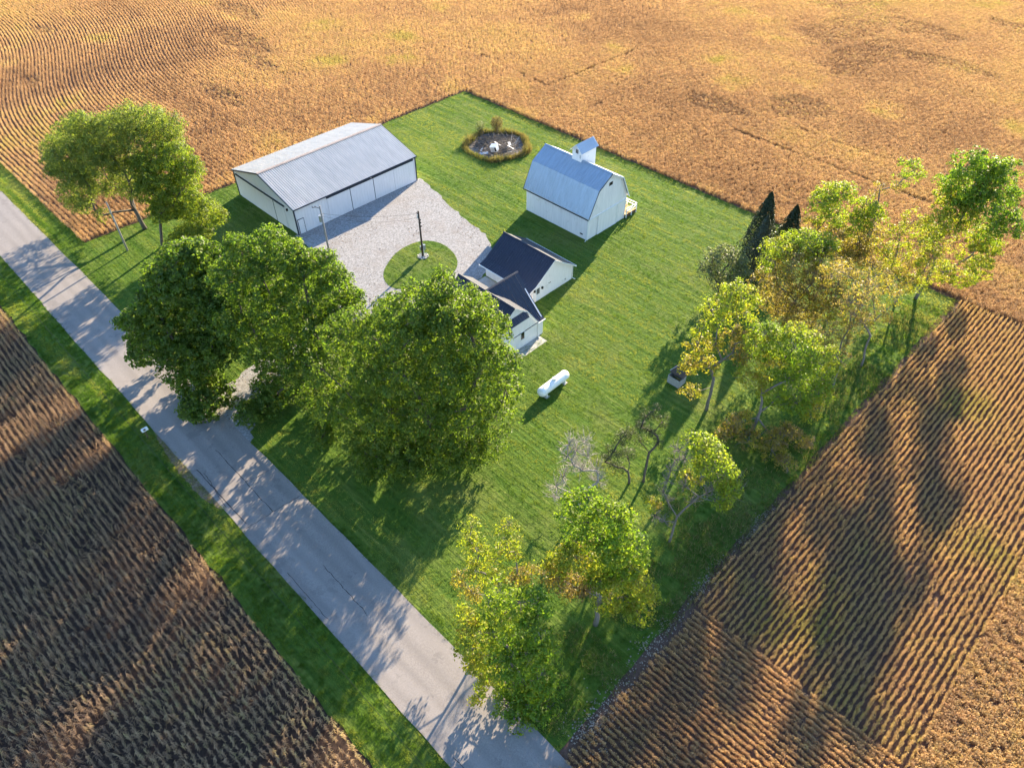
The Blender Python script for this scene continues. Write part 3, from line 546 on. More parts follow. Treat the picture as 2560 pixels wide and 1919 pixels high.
 'R6': (-3.47,55.51,[(-1.85,56.84,9.83,0.88,0.85),(-3.13,56.89,9.67,0.96,0.85),(-2.63,56.11,8.09,0.82,0.85),(-1.69,56.93,7.5,0.9,0.85),(-3.65,54.91,15.5,0.98,0.48),(-2.89,56.02,14.54,1.14,0.48),(-3.42,54.08,14.56,1.31,0.48),(-4.93,54.17,13.09,1.01,0.48),(-4.58,55.75,10.97,1.18,0.48),(-2.95,56.23,12.83,1.16,0.48),(-2.11,57.23,11.32,0.55,0.48),(-5.48,54.55,10.11,0.87,0.48),(-5.55,54.38,8.25,1.05,0.7),(-4.2,55.3,8.94,0.81,0.7),(-5.89,53.83,5.93,0.91,0.7),(-4.91,54.82,6.59,0.91,0.7),(-4.76,53.68,2.81,0.86,0.7),(-3.93,55.01,5.97,0.67,0.7)]),
 'R7': (1.5,55.86,[(-0.02,53.97,12.32,0.91,0.45),(0.96,54.76,13.21,0.9,0.45),(5.21,59.75,8.81,0.94,0.45),(5.59,59.5,5.93,1.05,0.45),(2.15,56.8,13.08,0.9,0.45),(3.4,57.94,12.34,0.83,0.45),(5.06,58.6,11.14,0.84,0.45),(0.4,54.59,13.17,1.12,0.22),(1.46,55.5,12.27,1.13,0.22),(0.3,55.19,10.94,0.99,0.22),(2.85,56.01,12.21,1.14,0.22),(3.96,57.62,11.07,0.84,0.22),(1.99,56.39,9.78,1.32,0.22),(3.65,57.74,9.13,1.17,0.22),(4.92,59.71,7.12,1.03,0.22),(2.89,56.7,7.81,1.35,0.22),(4.68,58.16,6.69,1.21,0.22),(2.28,58,4.2,1.3,0.22),(4.32,57.94,4.77,1.23,0.22),(1.57,54.89,10.08,1.17,0.6),(1.32,55.16,7.15,0.96,0.6),(-0.02,53.99,8.14,0.87,0.6),(5.19,58.86,3.78,1.08,0.6),(4.55,56.97,1.32,1.1,0.85),(0.15,54.06,1.26,1.02,0.85),(2.53,53.64,1.33,1.11,0.85),(4.6,54.18,1.29,1.05,0.85),(6.39,53.85,1.13,0.84,0.85),(0.23,52.18,1.11,0.81,0.85),(4.04,55.66,1.33,1.11,0.85),(0.94,54.45,2.41,1.01,0.85),(6.2,57.46,1.17,0.89,0.85)]),
 'R8': (3.34,39.65,[(3.8,40.94,11.85,0.94,0.38),(4.93,40.16,12.07,1.07,0.38),(5.45,41.92,9.94,0.74,0.38),(4.3,40.03,11.13,0.79,0.38),(5.19,42.08,8.27,0.99,0.38),(6.01,42.94,8.23,0.64,0.38),(5.98,42.37,7.01,0.89,0.38),(5.94,41.64,6.29,0.6,0.38),(3.2,39.01,14.12,0.49,0.38),(3.3,39.52,9.09,0.52,0.6),(1.63,38.38,5.33,0.6,0.6),(4.26,40.24,8.74,0.58,0.6),(2.4,38.91,11.01,0.51,2),(2.4,38.6,10.03,0.51,2),(3.09,39.13,11.57,0.51,2),(2.5,39.05,12.19,0.5,2),(2.4,38.49,8.84,0.52,2),(2.28,38.45,7.26,0.53,2),(2.52,39.1,5.68,0.48,2),(4.77,41.08,6.9,0.53,2),(3.98,40.62,5.41,0.54,2),(5.03,41.36,7.45,0.53,2),(2.17,38.09,4.31,0.55,2),(2.75,39,3.13,0.56,2),(3.27,40.01,7.48,0.53,2)]),
 'P1': (-3.23,42.28,[(-4.28,41.37,6.25,0.9,0.2),(-4.07,42.31,6.45,0.77,0.2),(-4.19,40.17,5.35,0.98,0.2),(-4.91,40.3,3.42,0.8,0.2),(-3.9,42.19,3.48,0.92,0.2),(-4.24,41.56,2.06,0.67,0.2)]),
 'P2': (-2.37,43.37,[(-2.97,42.86,9.11,0.69,0.2),(-2.55,43.41,9.73,0.56,0.2),(-2.11,44.26,7.95,0.69,0.2),(-3.28,42.77,7.46,0.7,0.2),(-2.4,43.41,6.87,0.7,0.2),(-3.12,42.69,5.72,0.52,0.2),(-1.98,43.99,5.58,0.58,0.2)]),
 'R9': (-4.81,36.81,[(-5.66,35.75,8.97,0.49,2),(-5,36.82,9,0.48,2),(-6.43,35.32,2.99,0.52,2),(-4.07,37.88,5.03,0.5,2),(-5.38,36.21,6.15,0.56,2),(-4.34,36.73,7.74,0.49,2),(-5.97,35.69,4.3,0.51,2),(-5.48,36.56,7.7,0.49,2),(-3.82,37.96,3.55,0.51,2),(-6.59,35.19,1.46,0.53,2),(-4.77,36.72,5.44,0.5,2),(-5.71,35.74,7.44,0.49,2)]),
 'R10': (3.75,29.03,[(1.9,27.55,16.03,0.8,0.2),(2.69,27.49,17.46,0.51,0.2),(2.84,28.6,15.11,0.62,0.2),(1.47,27.32,14.05,0.73,0.2),(2.25,28.47,13.16,0.97,0.2),(3.89,28.46,15.63,0.91,0.2),(4.47,29.17,15.18,0.73,0.2),(1.83,27.91,11.21,1,0.2),(3.46,28.52,12.28,1.1,0.2),(4.56,29.37,13.22,0.99,0.2),(5.06,30.14,11.52,0.86,0.2),(5.39,30.88,9.77,0.67,0.2),(4.34,28.87,11.05,1.13,0.2),(5.06,30.32,8.7,0.94,0.2),(3.64,29.24,7.54,1.06,0.2),(2.65,28.42,9.12,1.14,0.55),(2.32,26.61,10.98,1.03,0.55),(1.19,26.97,8.16,0.84,0.55),(1.51,26.67,7.33,0.96,0.9),(2.47,27.63,5.83,0.98,0.9),(3.68,29.08,7,1.09,0.5),(5.23,30.09,7.63,1.03,0.5),(5.48,31.49,3.96,1.06,0.5),(6.51,31.38,5.37,0.79,0.5),(4.36,29.71,3.77,0.94,0.5),(6.13,30.83,2.99,1.02,0.5)]),
 'R11': (-2.25,24.12,[(-3.55,22.94,12.43,0.54,0.5),(-3.93,22.99,10.26,0.68,0.5),(-1.95,24.76,12.4,0.42,0.5),(-1.53,24.34,11.8,0.68,0.5),(-1.42,25.09,9.33,0.57,0.5),(-3.58,23.43,8.35,0.82,0.5),(-1.9,23.98,9.81,0.82,0.5),(-3.4,22.85,7.07,0.72,0.5),(-2.75,23.97,5.53,0.86,0.5),(-4.42,22.27,5.58,0.72,0.78),(-1.22,25.07,6.01,0.86,0.78),(-0.61,25.95,6.18,0.72,0.78),(-3.88,22.72,3.38,0.75,0.78)]),
 'R12': (3.55,21.11,[(2.59,19.96,14.4,0.7,0.32),(3.15,20.92,13.23,0.81,0.32),(1.94,19.62,12.06,0.94,0.32),(2.75,20.7,10.77,1.18,0.32),(1.79,19.37,9.41,1.09,0.32),(4.12,21.47,13.76,0.7,0.1),(3.95,21.4,10.97,0.96,0.1),(2.69,21.09,7.23,1.23,0.1),(4.44,21.61,8.97,0.76,0.1),(3.11,19.97,6.12,1.29,0.1),(4.29,20.97,7.69,1.14,0.1),(4.63,22.59,5.76,0.72,0.1),(2.96,20.45,1.42,1.22,0.1),(4.4,21.49,2.94,1.21,0.1),(4.45,20.03,1.31,1.08,0.1),(3.58,19.1,1.11,0.81,0.1),(5.41,21.22,1.2,0.94,0.1),(5.12,22.66,1.3,0.71,0.1),(5,18.74,0.87,0.5,0.1),(5.68,20.02,1.02,0.7,0.1),(0.68,18.64,11.49,0.61,0.55),(0.96,18.46,10.24,0.74,0.55),(0.55,18.48,6.92,0.77,0.55),(1.31,19.35,5.69,1.02,0.55),(0.51,18.49,3.88,0.68,0.55),(1.67,19.22,2.24,0.95,0.55),(1.53,18.24,0.94,0.59,0.55)]),
 'RT': (-13.52,72.83,[(-13.47,71.83,6.88,1.08,0.15),(-14.1,73.13,5.95,1.08,0.15),(-14.26,70.94,5.97,1.31,0.15),(-14.97,72.35,4.93,1.31,0.15),(-12.35,72.86,5.95,1.2,0.15),(-13.01,74.3,4.92,1.2,0.15),(-14.47,70.84,4.28,1.22,0.15),(-15.11,72.11,3.31,1.22,0.15),(-12.98,71.79,4.87,1.77,0.15),(-13.92,73.76,3.4,1.77,0.15),(-11.71,73.65,3.89,1.11,0.15),(-12.27,74.91,2.96,1.11,0.15),(-13.44,71.81,2.61,1.24,0.15),(-14.1,73.18,1.55,1.24,0.15),(-12.26,72.99,2.6,1.12,0.15),(-12.89,74.38,1.54,1.12,0.15)]),
}
# ---------------------------------------------------------------- trees
def crown_mesh(name, lobes, mat, per_m2, size, r, shell=.62, cl=.42, up=.35, ratio=.62, hjit=.09, m=22):
    """leaves gathered in small rounded sprays spread through every lobe of the crown"""
    C, Nn, S, H = [], [], [], []
    for x, y, z, rad, hue in lobes:
        if hue > 1.5: continue                                     # a bare limb
        ncl = max(5, int(per_m2 * 10 * rad * rad / m)); n = ncl * m
        d = unit(r.normal(size=(ncl, 3)) + np.array([0, 0, up])); q = rad * (shell + (1 - shell) * r.random(ncl) ** .5) * r.uniform(.82, 1.12, ncl)
        cc = np.array([x, y, z]) + d * q[:, None] * np.array([1, 1, .88]); ch = hue + r.normal(0, hjit, ncl); cr = cl * r.uniform(.7, 1.35, ncl)
        k = np.repeat(np.arange(ncl), m)
        e = unit(r.normal(size=(n, 3)) + d[k] * .5 + np.array([0, 0, .35])); p = cc[k] + e * (cr[k] * r.uniform(.45, 1.05, n))[:, None] * np.array([1, 1, .8])
        C.append(p); Nn.append(unit(e * .75 + d[k] * .25 + np.array([0, 0, .15]) + r.normal(0, .42, (n, 3)))); S.append(size * r.uniform(.65, 1.25, n)); H.append(ch[k] + r.normal(0, .05, n))
    C, Nn, S, H = np.concatenate(C), np.concatenate(Nn), np.concatenate(S), np.concatenate(H)
    k = C[:, 2] > .25; C, Nn, S, H = C[k], Nn[k], S[k], H[k]
    v, q = leaf_quads(C, Nn, S, ratio, r)
    return np_mesh(name, v, q, mat, {'hue': np.repeat(np.clip(H, 0, 1), 4), 'rnd': np.repeat(r.random(len(C)), 4)})

def skeleton(base, lobes, r0, r, fork=.38, twigs=4, twig_len=1.0, stems=1, sub=0):
    """trunk and limbs: every crown lobe hangs on the nearest limb, limbs thin out by what they carry"""
    lob = np.array(lobes)[:, :4]; b = np.array([base[0], base[1], 0.]); low = lob[:, 2].min(); ctr = lob[:, :3].mean(0)
    nodes, par = [b + [0, 0, -.15]], [-1]
    top = np.array([b[0] * .8 + ctr[0] * .2, b[1] * .8 + ctr[1] * .2, max(1.2, ctr[2] * fork)])
    for t in (.25, .5, .75, 1.0): nodes.append(b + (top - b) * t + np.array([*r.normal(0, .05, 2), 0])); par.append(len(nodes) - 2)
    plen = [0] + [1.0 * k for k in range(1, 5)]
    order = np.argsort(np.linalg.norm(lob[:, :3] - top, axis=1)); ends = []
    for i in order:
        c = lob[i, :3]; N = np.array(nodes); dv = c - N; dist = np.linalg.norm(dv, axis=1)
        cost = dist + .35 * np.array(plen) + np.where(N[:, 2] > c[2] + .3, 1.2 * (N[:, 2] - c[2]), 0) + np.where(np.arange(len(N)) < 3, 3.0, 0)
        j = int(np.argmin(cost)); m = max(2, int(dist[j] / 1.1)); pj = j
        for k in range(1, m + 1):
            t = k / m; q = N[j] + (c - N[j]) * t + np.array([0, 0, .10 * dist[j] * math.sin(PI * t) * (-.3 if c[2] < N[j][2] else .35)]) + r.normal(0, .06, 3) * (k < m)
            nodes.append(q); par.append(pj); plen.append(plen[pj] + dist[j] / m); pj = len(nodes) - 1
        ends.append(pj)
    load = np.zeros(len(nodes))
    for e in ends:
        k = e
        while k >= 0: load[k] += 1; k = par[k]
    rad = np.maximum(r0 * np.sqrt(load / load[0]) * .95, .028); rad[0] = r0 * 1.25; rad[1] = r0
    mb = MB(); kids = {}
    for k, q in enumerate(par): kids.setdefault(q, []).append(k)
    todo = [(0, None)]
    while todo:
        st, pre = todo.pop(); chain = ([pre] if pre is not None else []) + [st]
        k = st
        while kids.get(k):
            ks = sorted(kids[k], key=lambda i: -load[i]); chain.append(ks[0]); todo += [(i, k) for i in ks[1:]]; k = ks[0]
        if len(chain) > 1:
            rr = [rad[i] for i in chain]
            if pre is not None: rr[0] = min(rr[0], rr[1] * 1.25)
            mb.path([nodes[i] for i in chain], rr, 7 if rr[0] > .08 else 5)
    for i, e in zip(order, ends):
        bare = lobes[i][4] > 1.5
        for _ in range(twigs * 2 if bare else twigs):
            d = unit(r.normal(size=3) + np.array([0, 0, .5])); L = lob[i, 3] * twig_len * r.uniform(.6, 1.05); p0 = nodes[e]; mid = p0 + d * L * .5 + r.normal(0, .08 * L, 3); en = p0 + d * L + np.array([0, 0, .12 * L])
            mb.path([p0, mid, en], [.026, .018, .008], 4)
            for _ in range(max(sub, 3) if bare else sub):
                t = r.uniform(.3, 1); q = p0 + (en - p0) * t; d2 = unit(d + r.normal(0, .7, 3)); L2 = L * r.uniform(.3, .6)
                mb.path([q, q + d2 * L2 * .6 + r.normal(0, .05, 3), q + d2 * L2 + np.array([0, 0, .1 * L2])], [.014, .010, .005], 3)
    return mb

GROW = {'autumn_leaf': 1.2, 'maple_leaf': 1.06, 'willow_leaf': 1.16}
def tree(key, name, label, cat, leaf, bark, r0, per_m2=14, size=.30, group=None, seed=0, **kw):
    bx, by, lobes = TREE_DATA[key]; r = np.random.default_rng(sum(map(ord, key)) * 7 + seed)
    sk = {k: kw.pop(k) for k in ('fork', 'twigs', 'twig_len', 'sub') if k in kw}
    root = thing(name, (bx, by, 0), label, cat, group); skirt = kw.pop('skirt', 0); sat = kw.pop('sat', 0)
    gr = GROW.get(leaf, 1.0); loc = [(x - bx, y - by, z, rad * gr, h) for x, y, z, rad, h in lobes]
    for k in range(skirt): a = 2 * PI * k / skirt + r.uniform(0, .5); loc.append((math.cos(a) * 4.6, math.sin(a) * 4.6, 2.0 + r.uniform(0, 1.2), 1.9, .08))
    ctr = np.array(loc)[:, :3].mean(0); n0 = len(loc)
    for k in r.integers(0, n0, sat):                                # smaller boughs that break the outline
        q = np.array(loc[k][:3]); d = unit(q - ctr + r.normal(0, .8, 3)); q = q + d * loc[k][3] * r.uniform(.6, 1.0)
        if q[2] > 1.2: loc.append((*q, loc[k][3] * r.uniform(.35, .6), loc[k][4]))
    skeleton((0, 0), loc, r0, r, **sk).build('trunk', M[bark], root, smooth=True)
    if per_m2: link(bpy.data.objects.new('crown', crown_mesh('crown', loc, M[leaf], per_m2, size, r, **kw)), root)
    return root

G1 = 'trees along the road side of the yard'; G2 = 'turning trees along the east edge of the lawn'
tree('T1', 'maple_tree', 'tall pale green feathery tree with a spreading crown beside the grey utility pole', 'tree', 'willow_leaf', 'bark', .27, 46, .21, G1, shell=.4, cl=.5, sat=10)
tree('T2', 'maple_tree', 'round olive green tree between the feathery tree and the long white shed', 'tree', 'maple_leaf', 'bark', .20, 48, .23, G1, shell=.4, sat=6)
tree('T3', 'maple_tree', 'low bushy golden green tree in the shadow of the white shed gable', 'tree', 'maple_leaf', 'bark', .15, 46, .23, G1, shell=.4, sat=4)
tree('M1a', 'maple_tree', 'dense dark green maple overhanging the road west of the drive entrance', 'tree', 'maple_leaf', 'bark', .36, 52, .32, G1, shell=.4)
tree('M1b', 'maple_tree', 'dense green maple between the drive and the overhanging roadside maple', 'tree', 'maple_leaf', 'bark', .38, 52, .25, G1, shell=.4, skirt=6, sat=16)
tree('M2', 'maple_tree', 'huge round green maple standing in front of the navy roofed house', 'tree', 'maple_leaf', 'bark', .40, 46, .23, G1, shell=.4, skirt=11, sat=24)
A = dict(cat='tree', leaf='autumn_leaf', bark='pale_bark', group=G2, shell=.3, cl=.44, fork=.45, hjit=.10, twigs=7, sub=2)
tree('R1', 'cottonwood_tree', 'tallest windblown tree with glossy green top at the far corner of the lawn', r0=0.179, per_m2=43, size=0.25, **A)
tree('R2', 'cottonwood_tree', 'thin yellow and gold tree beside the tall windblown corner tree', r0=0.134, per_m2=31, size=0.20, **A)
tree('R3', 'cottonwood_tree', 'leaning bare topped tree with one small green tuft at its tip', r0=0.126, per_m2=31, size=0.20, **A)
tree('R4', 'cottonwood_tree', 'bright yellow green tree just behind the dark conical evergreens', r0=0.149, per_m2=47, size=0.23, **A)
tree('R5', 'cottonwood_tree', 'broad brownish tree with a green top beside the silvery round tree', r0=0.163, per_m2=43, size=0.22, **A)
tree('R5b', 'cottonwood_tree', 'slender nearly bare brown tree by the row crop edge', r0=0.097, per_m2=23, size=0.18, **A)
tree('R5c', 'cottonwood_tree', 'brown twiggy tree in the middle of the tree belt behind the wide green one', r0=.12, per_m2=26, size=.19, **A)
tree('R6', 'cottonwood_tree', 'bright lemon yellow tree leaning over the small wooden hutch', r0=0.163, per_m2=43, size=0.22, **A)
tree('R7', 'cottonwood_tree', 'wide green and brown tree between the lemon yellow tree and the row crop', r0=0.179, per_m2=47, size=0.22, **A)
tree('R8', 'cottonwood_tree', 'half dead pale tree with yellow green leaves on one side only', r0=0.11, per_m2=47, size=0.23, twig_len=1.35, **A)
tree('P1', 'pine_tree', 'crooked thin pine with sparse needles, nearer the bare dead tree', 'tree', 'pine', 'bark', .11, 110, .20, 'scraggly leaning pines', fork=.5, shell=.25, cl=.3, ratio=.2)
tree('P2', 'pine_tree', 'taller thin pine with sparse needles beside the half dead tree', 'tree', 'pine', 'bark', .12, 110, .20, 'scraggly leaning pines', fork=.55, shell=.25, cl=.3, ratio=.2)
tree('R9', 'dead_tree', 'bare bleached dead tree rising behind the bright green tree', 'tree', 'autumn_leaf', 'dead_wood', .13, 0, twigs=9, twig_len=1.9, sub=4, fork=.4)
tree('R10', 'cottonwood_tree', 'bright green full tree with yellow edges in front of the bare dead tree', r0=0.193, per_m2=59, size=0.24, **A)
tree('R11', 'cottonwood_tree', 'small golden tree with two upright tips on the lawn near the road', r0=0.112, per_m2=50, size=0.20, **A)
tree('R12', 'cottonwood_tree', 'green and yellow tree reaching over the road at its near end', r0=0.179, per_m2=59, size=0.23, **A)
tree('RT', 'hackberry_tree', 'small round silvery green tree on the lawn beside the evergreens', 'tree', 'silver_leaf', 'bark', .16, 26, .24)

def conifer(x, y, h, rad, label, hue, seed):
    r = np.random.default_rng(seed); root = thing('evergreen_tree', (x, y, 0), label, 'evergreen', 'conical evergreens at the back of the lawn')
    MB().path([(0, 0, -.1), (0, 0, h * .5), (0, 0, h * .97)], [.16, .09, .02], 7).build('trunk', M['bark'], root)
    n = int(5200 * h * rad / 20); t = r.random(n) ** .75; a = r.uniform(0, 2 * PI, n); lump = 1 + .12 * np.sin(a * 3 + t * 9 + seed) + .08 * np.sin(a * 7 - t * 14)
    prof = np.minimum(1, (1 - t) * 1.15) ** .8 * np.minimum(1, .72 + t * 2.2); q = rad * prof * lump * (r.random(n) ** .22)
    c = np.stack([q * np.cos(a), q * np.sin(a), .15 + t * (h - .15)], 1)
    nn = unit(np.stack([np.cos(a), np.sin(a), np.full(n, .5)], 1) + r.normal(0, .5, (n, 3)))
    v, qd = leaf_quads(c, nn, r.uniform(.16, .34, n), .5, r)
    link(bpy.data.objects.new('crown', np_mesh('crown', v, qd, M['needles'], {'hue': np.repeat(np.clip(hue + r.normal(0, .12, n), 0, 1), 4), 'rnd': np.repeat(r.random(n), 4)})), root)
conifer(-13.7, 80.9, 10.9, 2.7, 'tallest dark pointed evergreen at the end of the lawn', .15, 3)
conifer(-11.3, 83.6, 9.0, 2.5, 'shorter dark evergreen between the tallest evergreen and the yellow tree', .15, 4)
conifer(-12.4, 78.6, 9.4, 2.2, 'blunt bluish evergreen standing in front of the tallest one', .75, 5)
# ---------------------------------------------------------------- buildings
def rib_panel(w, L, ribs, rh=.035, thick=.0, fold=None):
    """a ribbed steel sheet: local x across (0..w), local y down the slope (0..L), local z up"""
    xs, zs = [0.0], [0.0]
    for i in range(ribs):
        c = w * (i + .5) / ribs
        for dx, z in ((-.075, 0), (-.035, rh), (.035, rh), (.075, 0)): xs.append(c + dx); zs.append(z)
    xs.append(w - .004); zs.append(0.0)
    ys = [0, L] if not fold else [0, *[f[0] for f in fold], L]; m = MB(); n = len(xs)
    vs = [(x, yy, z) for yy in ys for x, z in zip(xs, zs)]
    return m.add(vs, [(k * n + i, (k + 1) * n + i, (k + 1) * n + i + 1, k * n + i + 1) for k in range(len(ys) - 1) for i in range(n - 1)])

def place(o, origin, ax, ay):
    """local x -> ax, local y -> ay (unit vectors)"""
    ax, ay = Vector(ax).normalized(), Vector(ay).normalized(); az = ax.cross(ay).normalized()
    o.matrix_local = Matrix(((ax.x, ay.x, az.x, origin[0]), (ax.y, ay.y, az.y, origin[1]), (ax.z, ay.z, az.z, origin[2]), (0, 0, 0, 1)))

def roof_slope(parent, mat, top0, along, length, down, L, w, ribs=3, rh=.035, name='roof_panel', lapj=.004):
    """a roof slope laid with separate steel sheets; top0 is the upper start corner, along runs with the ridge, down runs to the eave"""
    n = max(1, round(length / w)); w = length / n
    me = rib_panel(w, L, ribs, rh).mesh(name, M[mat])
    al, dn = Vector(along).normalized(), Vector(down).normalized(); up = al.cross(dn)
    flip = up.z < 0
    for i in range(n):
        o = inst(name, me, parent)
        q = Vector(top0) + al * (w * i) + Vector((0, 0, lapj * (i % 2)))
        if flip: place(o, q + al * w, -al, dn)
        else: place(o, q, al, dn)

# --- the long white shed -------------------------------------------------
SX, SY, SW, SLn, SE, SRg = -62.05, 44.27, 15.53, 20.98, 4.05, 6.30
shed = thing('machine_shed', (SX - SW / 2, SY + SLn / 2, 0), 'long white steel machine shed with ribbed roof and sliding doors', 'shed')
ox, oy = -(SX - SW / 2), -(SY + SLn / 2)
hx, hy = SW / 2, SLn / 2
def ribbed_wall(a, b, h0, h1fn, pitch=.46):
    """vertical-ribbed wall from a to b (2D), top height from h1fn(t)"""
    a, b = Vector((*a, 0)), Vector((*b, 0)); L = (b - a).length; d = (b - a) / L; nrm = Vector((d.y, -d.x, 0)); n = int(L / pitch); m = MB()
    xs = []
    for i in range(n):
        c = L * (i + .5) / n; xs += [(c - .05, 0), (c - .02, .022), (c + .02, .022), (c + .05, 0)]
    xs = [(0, 0)] + xs + [(L, 0)]
    vs = []
    for s, o in xs: vs += [a + d * s + nrm * o + Vector((0, 0, h0)), a + d * s + nrm * o + Vector((0, 0, h1fn(s / L)))]
    return m.add(vs, [(2 * i, 2 * i + 2, 2 * i + 3, 2 * i + 1) for i in range(len(xs) - 1)])
gab = lambda t: SE + (SRg - SE) * (1 - abs(2 * t - 1)) - .06
flat = lambda t: SE - .03
for pa, pb, fn in (((hx, -hy), (hx, hy), flat), ((-hx, -hy), (hx, -hy), gab), ((hx, hy), (-hx, hy), gab), ((-hx, hy), (-hx, -hy), flat)):
    ribbed_wall(pa, pb, 0, fn).build('wall', M['shed_white'], shed)
roof = thing('roof', (0, 0, 0), None, None); roof.parent = shed
sl = math.hypot(hx + .25, (SRg - SE) * (hx + .25) / hx); dz = -(SRg - SE) / hx
roof_slope(roof, 'shed_roof', (0.02, -hy - .15, SRg), (0, 1, 0), SLn + .3, (1, 0, dz), sl, .98, 3, .06)
roof_slope(roof, 'shed_roof', (-.02, -hy - .15, SRg), (0, 1, 0), SLn + .3, (-1, 0, dz), sl, .98, 3, .06)
MB().slab([(0, -hy - .18, SRg + .10), (.26, -hy - .18, SRg + .03), (.26, hy + .18, SRg + .03), (0, hy + .18, SRg + .10)], (0, 0, .012)).slab([(0, -hy - .18, SRg + .10), (0, hy + .18, SRg + .10), (-.26, hy + .18, SRg + .03), (-.26, -hy - .18, SRg + .03)], (0, 0, .012)).build('ridge_cap', painted('rusty_ridge_cap', (0.33, 0.27, 0.25), .25, 2), roof)
for sx in (1, -1):
    m = MB(); e = hx + .25; zE = SRg + dz * e
    m.box(min(sx * e, sx * (e + .05)), max(sx * e, sx * (e + .05)), -hy - .17, hy + .17, zE - .16, zE + .005)
    m.build('eave_trim', M['dark_trim'], shed)
    for sy in (1, -1):
        y0 = sy * (hy + .16)
        MB().slab([(0, y0, SRg - .14), (sx * (e + .03), y0, SRg + dz * e - .16), (sx * (e + .03), y0, SRg + dz * e + .03), (0, y0, SRg + .06)], (0, sy * .04, 0)).build('rake_trim', M['dark_trim'], shed)
        cx, cy = sx * (hx + .012), sy * (hy + .012)
        MB().box(cx - .075, cx + .075, cy - .075, cy + .075, 0, SE - .12).build('corner_trim', M['dark_trim'], shed)
def shed_door(x, y0, y1, z1):
    """sliding door leaf on the long front wall"""
    o = MB().box(hx + .035, hx + .085, y0 + oy, y1 + oy, .06, z1)
    for k in range(1, int((y1 - y0) / .46)): o.box(hx + .085, hx + .10, y0 + oy + k * .46 - .02, y0 + oy + k * .46 + .02, .08, z1 - .02)
    return o.build('sliding_door', M['shed_white'], shed)
for y0, y1 in ((49.55, 53.33), (53.42, 57.38), (57.46, 61.1), (61.14, 64.75)): shed_door(0, y0, y1, 3.42)
MB().box(hx + .03, hx + .17, 49.45 + oy, 64.8 + oy, 3.46, 3.66).build('door_track', M['dark_trim'], shed)
for y in (53.375, 57.42): MB().box(hx + .034, hx + .112, y + oy - .035, y + oy + .035, .06, 3.44).build('door_jamb', M['dark_trim'], shed)
for x0, x1 in ((-76.9, -70.6), (-70.54, -67.26), (-67.16, -64.5)):
    o = MB().box(x0 + ox, x1 + ox, -hy - .085, -hy - .035, .06, 3.4)
    for k in range(1, int((x1 - x0) / .46)): o.box(x0 + ox + k * .46 - .02, x0 + ox + k * .46 + .02, -hy - .10, -hy - .085, .08, 3.38)
    o.build('sliding_door', M['shed_white'], shed)
MB().box(-77.0 + ox, -64.3 + ox, -hy - .17, -hy - .03, 3.45, 3.64).build('door_track', M['dark_trim'], shed)
MB().box(-67.245 + ox, -67.175 + ox, -hy - .112, -hy - .034, .06, 3.42).build('door_jamb', M['dark_trim'], shed)
d = MB().box(hx + .03, hx + .075, 44.55 + oy, 45.42 + oy, .08, 2.2).build('door', M['shed_white'], shed)
m = MB()
for a in ((44.49, 44.55, .08, 2.26), (45.42, 45.48, .08, 2.26)): m.box(hx + .028, hx + .085, a[0] + oy, a[1] + oy, a[2], a[3])
m.box(hx + .028, hx + .085, 44.55 + oy, 45.42 + oy, 2.2, 2.26).build('door_frame', M['dark_trim'], d)
MB().tube((hx + .08, 45.32 + oy, 1.05), (hx + .15, 45.32 + oy, 1.05), .035).build('door_handle', M['galv'], d)
m = MB(); m.box(-63.62 + ox, -63.48 + ox, -hy - .24, -hy - .025, 3.18, 3.5).build('wall_lamp', M['black'], shed)
MB().box(hx + .025, hx + .2, 56.9 + oy, 57.15 + oy, 3.68, 3.9).build('wall_lamp', M['galv'], shed)

# --- the gambrel barn ----------------------------------------------------
BX, BY, BW, BL = -33.01, 70.84, 8.02, 11.35
barn = thing('barn', (BX - BL / 2, BY + BW / 2, 0), 'white wooden barn with blue gambrel roof and a tall cupola', 'barn')
bx, by = BL / 2, BW / 2
prof = [(-by, 0), (-by, 4.0), (-by + 1.45, 6.93), (0, 8.40), (by - 1.45, 6.93), (by, 4.0), (by, 0)]
for s in (1, -1): MB().slab([(s * bx, y, z) for y, z in prof], (-s * .12, 0, 0)).build('gable_wall', M['barn_white'], barn)
for s in (1, -1): MB().box(-bx + .12, bx - .12, min(s * by, s * (by - .12)), max(s * by, s * (by - .12)), 0, 4.0).build('wall', M['barn_white'], barn)
roof = thing('roof', (0, 0, 0), None, None); roof.parent = barn
Lb = BL + .6
for s in (1, -1):
    dn = Vector((0, s * (by - 1.45), 6.97 - 8.46)); roof_slope(roof, 'barn_roof', (-Lb / 2, s * .01, 8.46), (1, 0, 0), Lb, dn, dn.length + .03, .80, 2, .028)
    dn2 = Vector((0, s * 1.85, (4.02 - 6.97) * 1.85 / 1.45)); roof_slope(roof, 'barn_roof', (-Lb / 2, s * (by - 1.45 + .01), 6.945), (1, 0, 0), Lb, dn2, dn2.length * .93, .80, 2, .028)
m = MB()
for s in (1, -1): m.slab([(-Lb / 2 - .03, 0, 8.54), (Lb / 2 + .03, 0, 8.54), (Lb / 2 + .03, s * .22, 8.41), (-Lb / 2 - .03, s * .22, 8.41)], (0, 0, .012))
m.build('ridge_cap', M['barn_roof'], roof)
for e in (1, -1):
    for s in (1, -1):
        x0 = e * (Lb / 2 + .005)
        MB().slab([(x0, 0, 8.30), (x0, 0, 8.45), (x0, s * (by - 1.43), 6.95), (x0, s * (by + .34), 3.42), (x0, s * (by + .24), 3.36), (x0, s * (by - 1.52), 6.82)], (e * .035, 0, 0)).build('rake_trim', M['dark_trim'] if s < 0 else M['trim_white'], barn)
MB().box(-Lb / 2, Lb / 2, -by - .40, -by - .33, 3.28, 3.42).build('gutter', M['dark_trim'], barn)
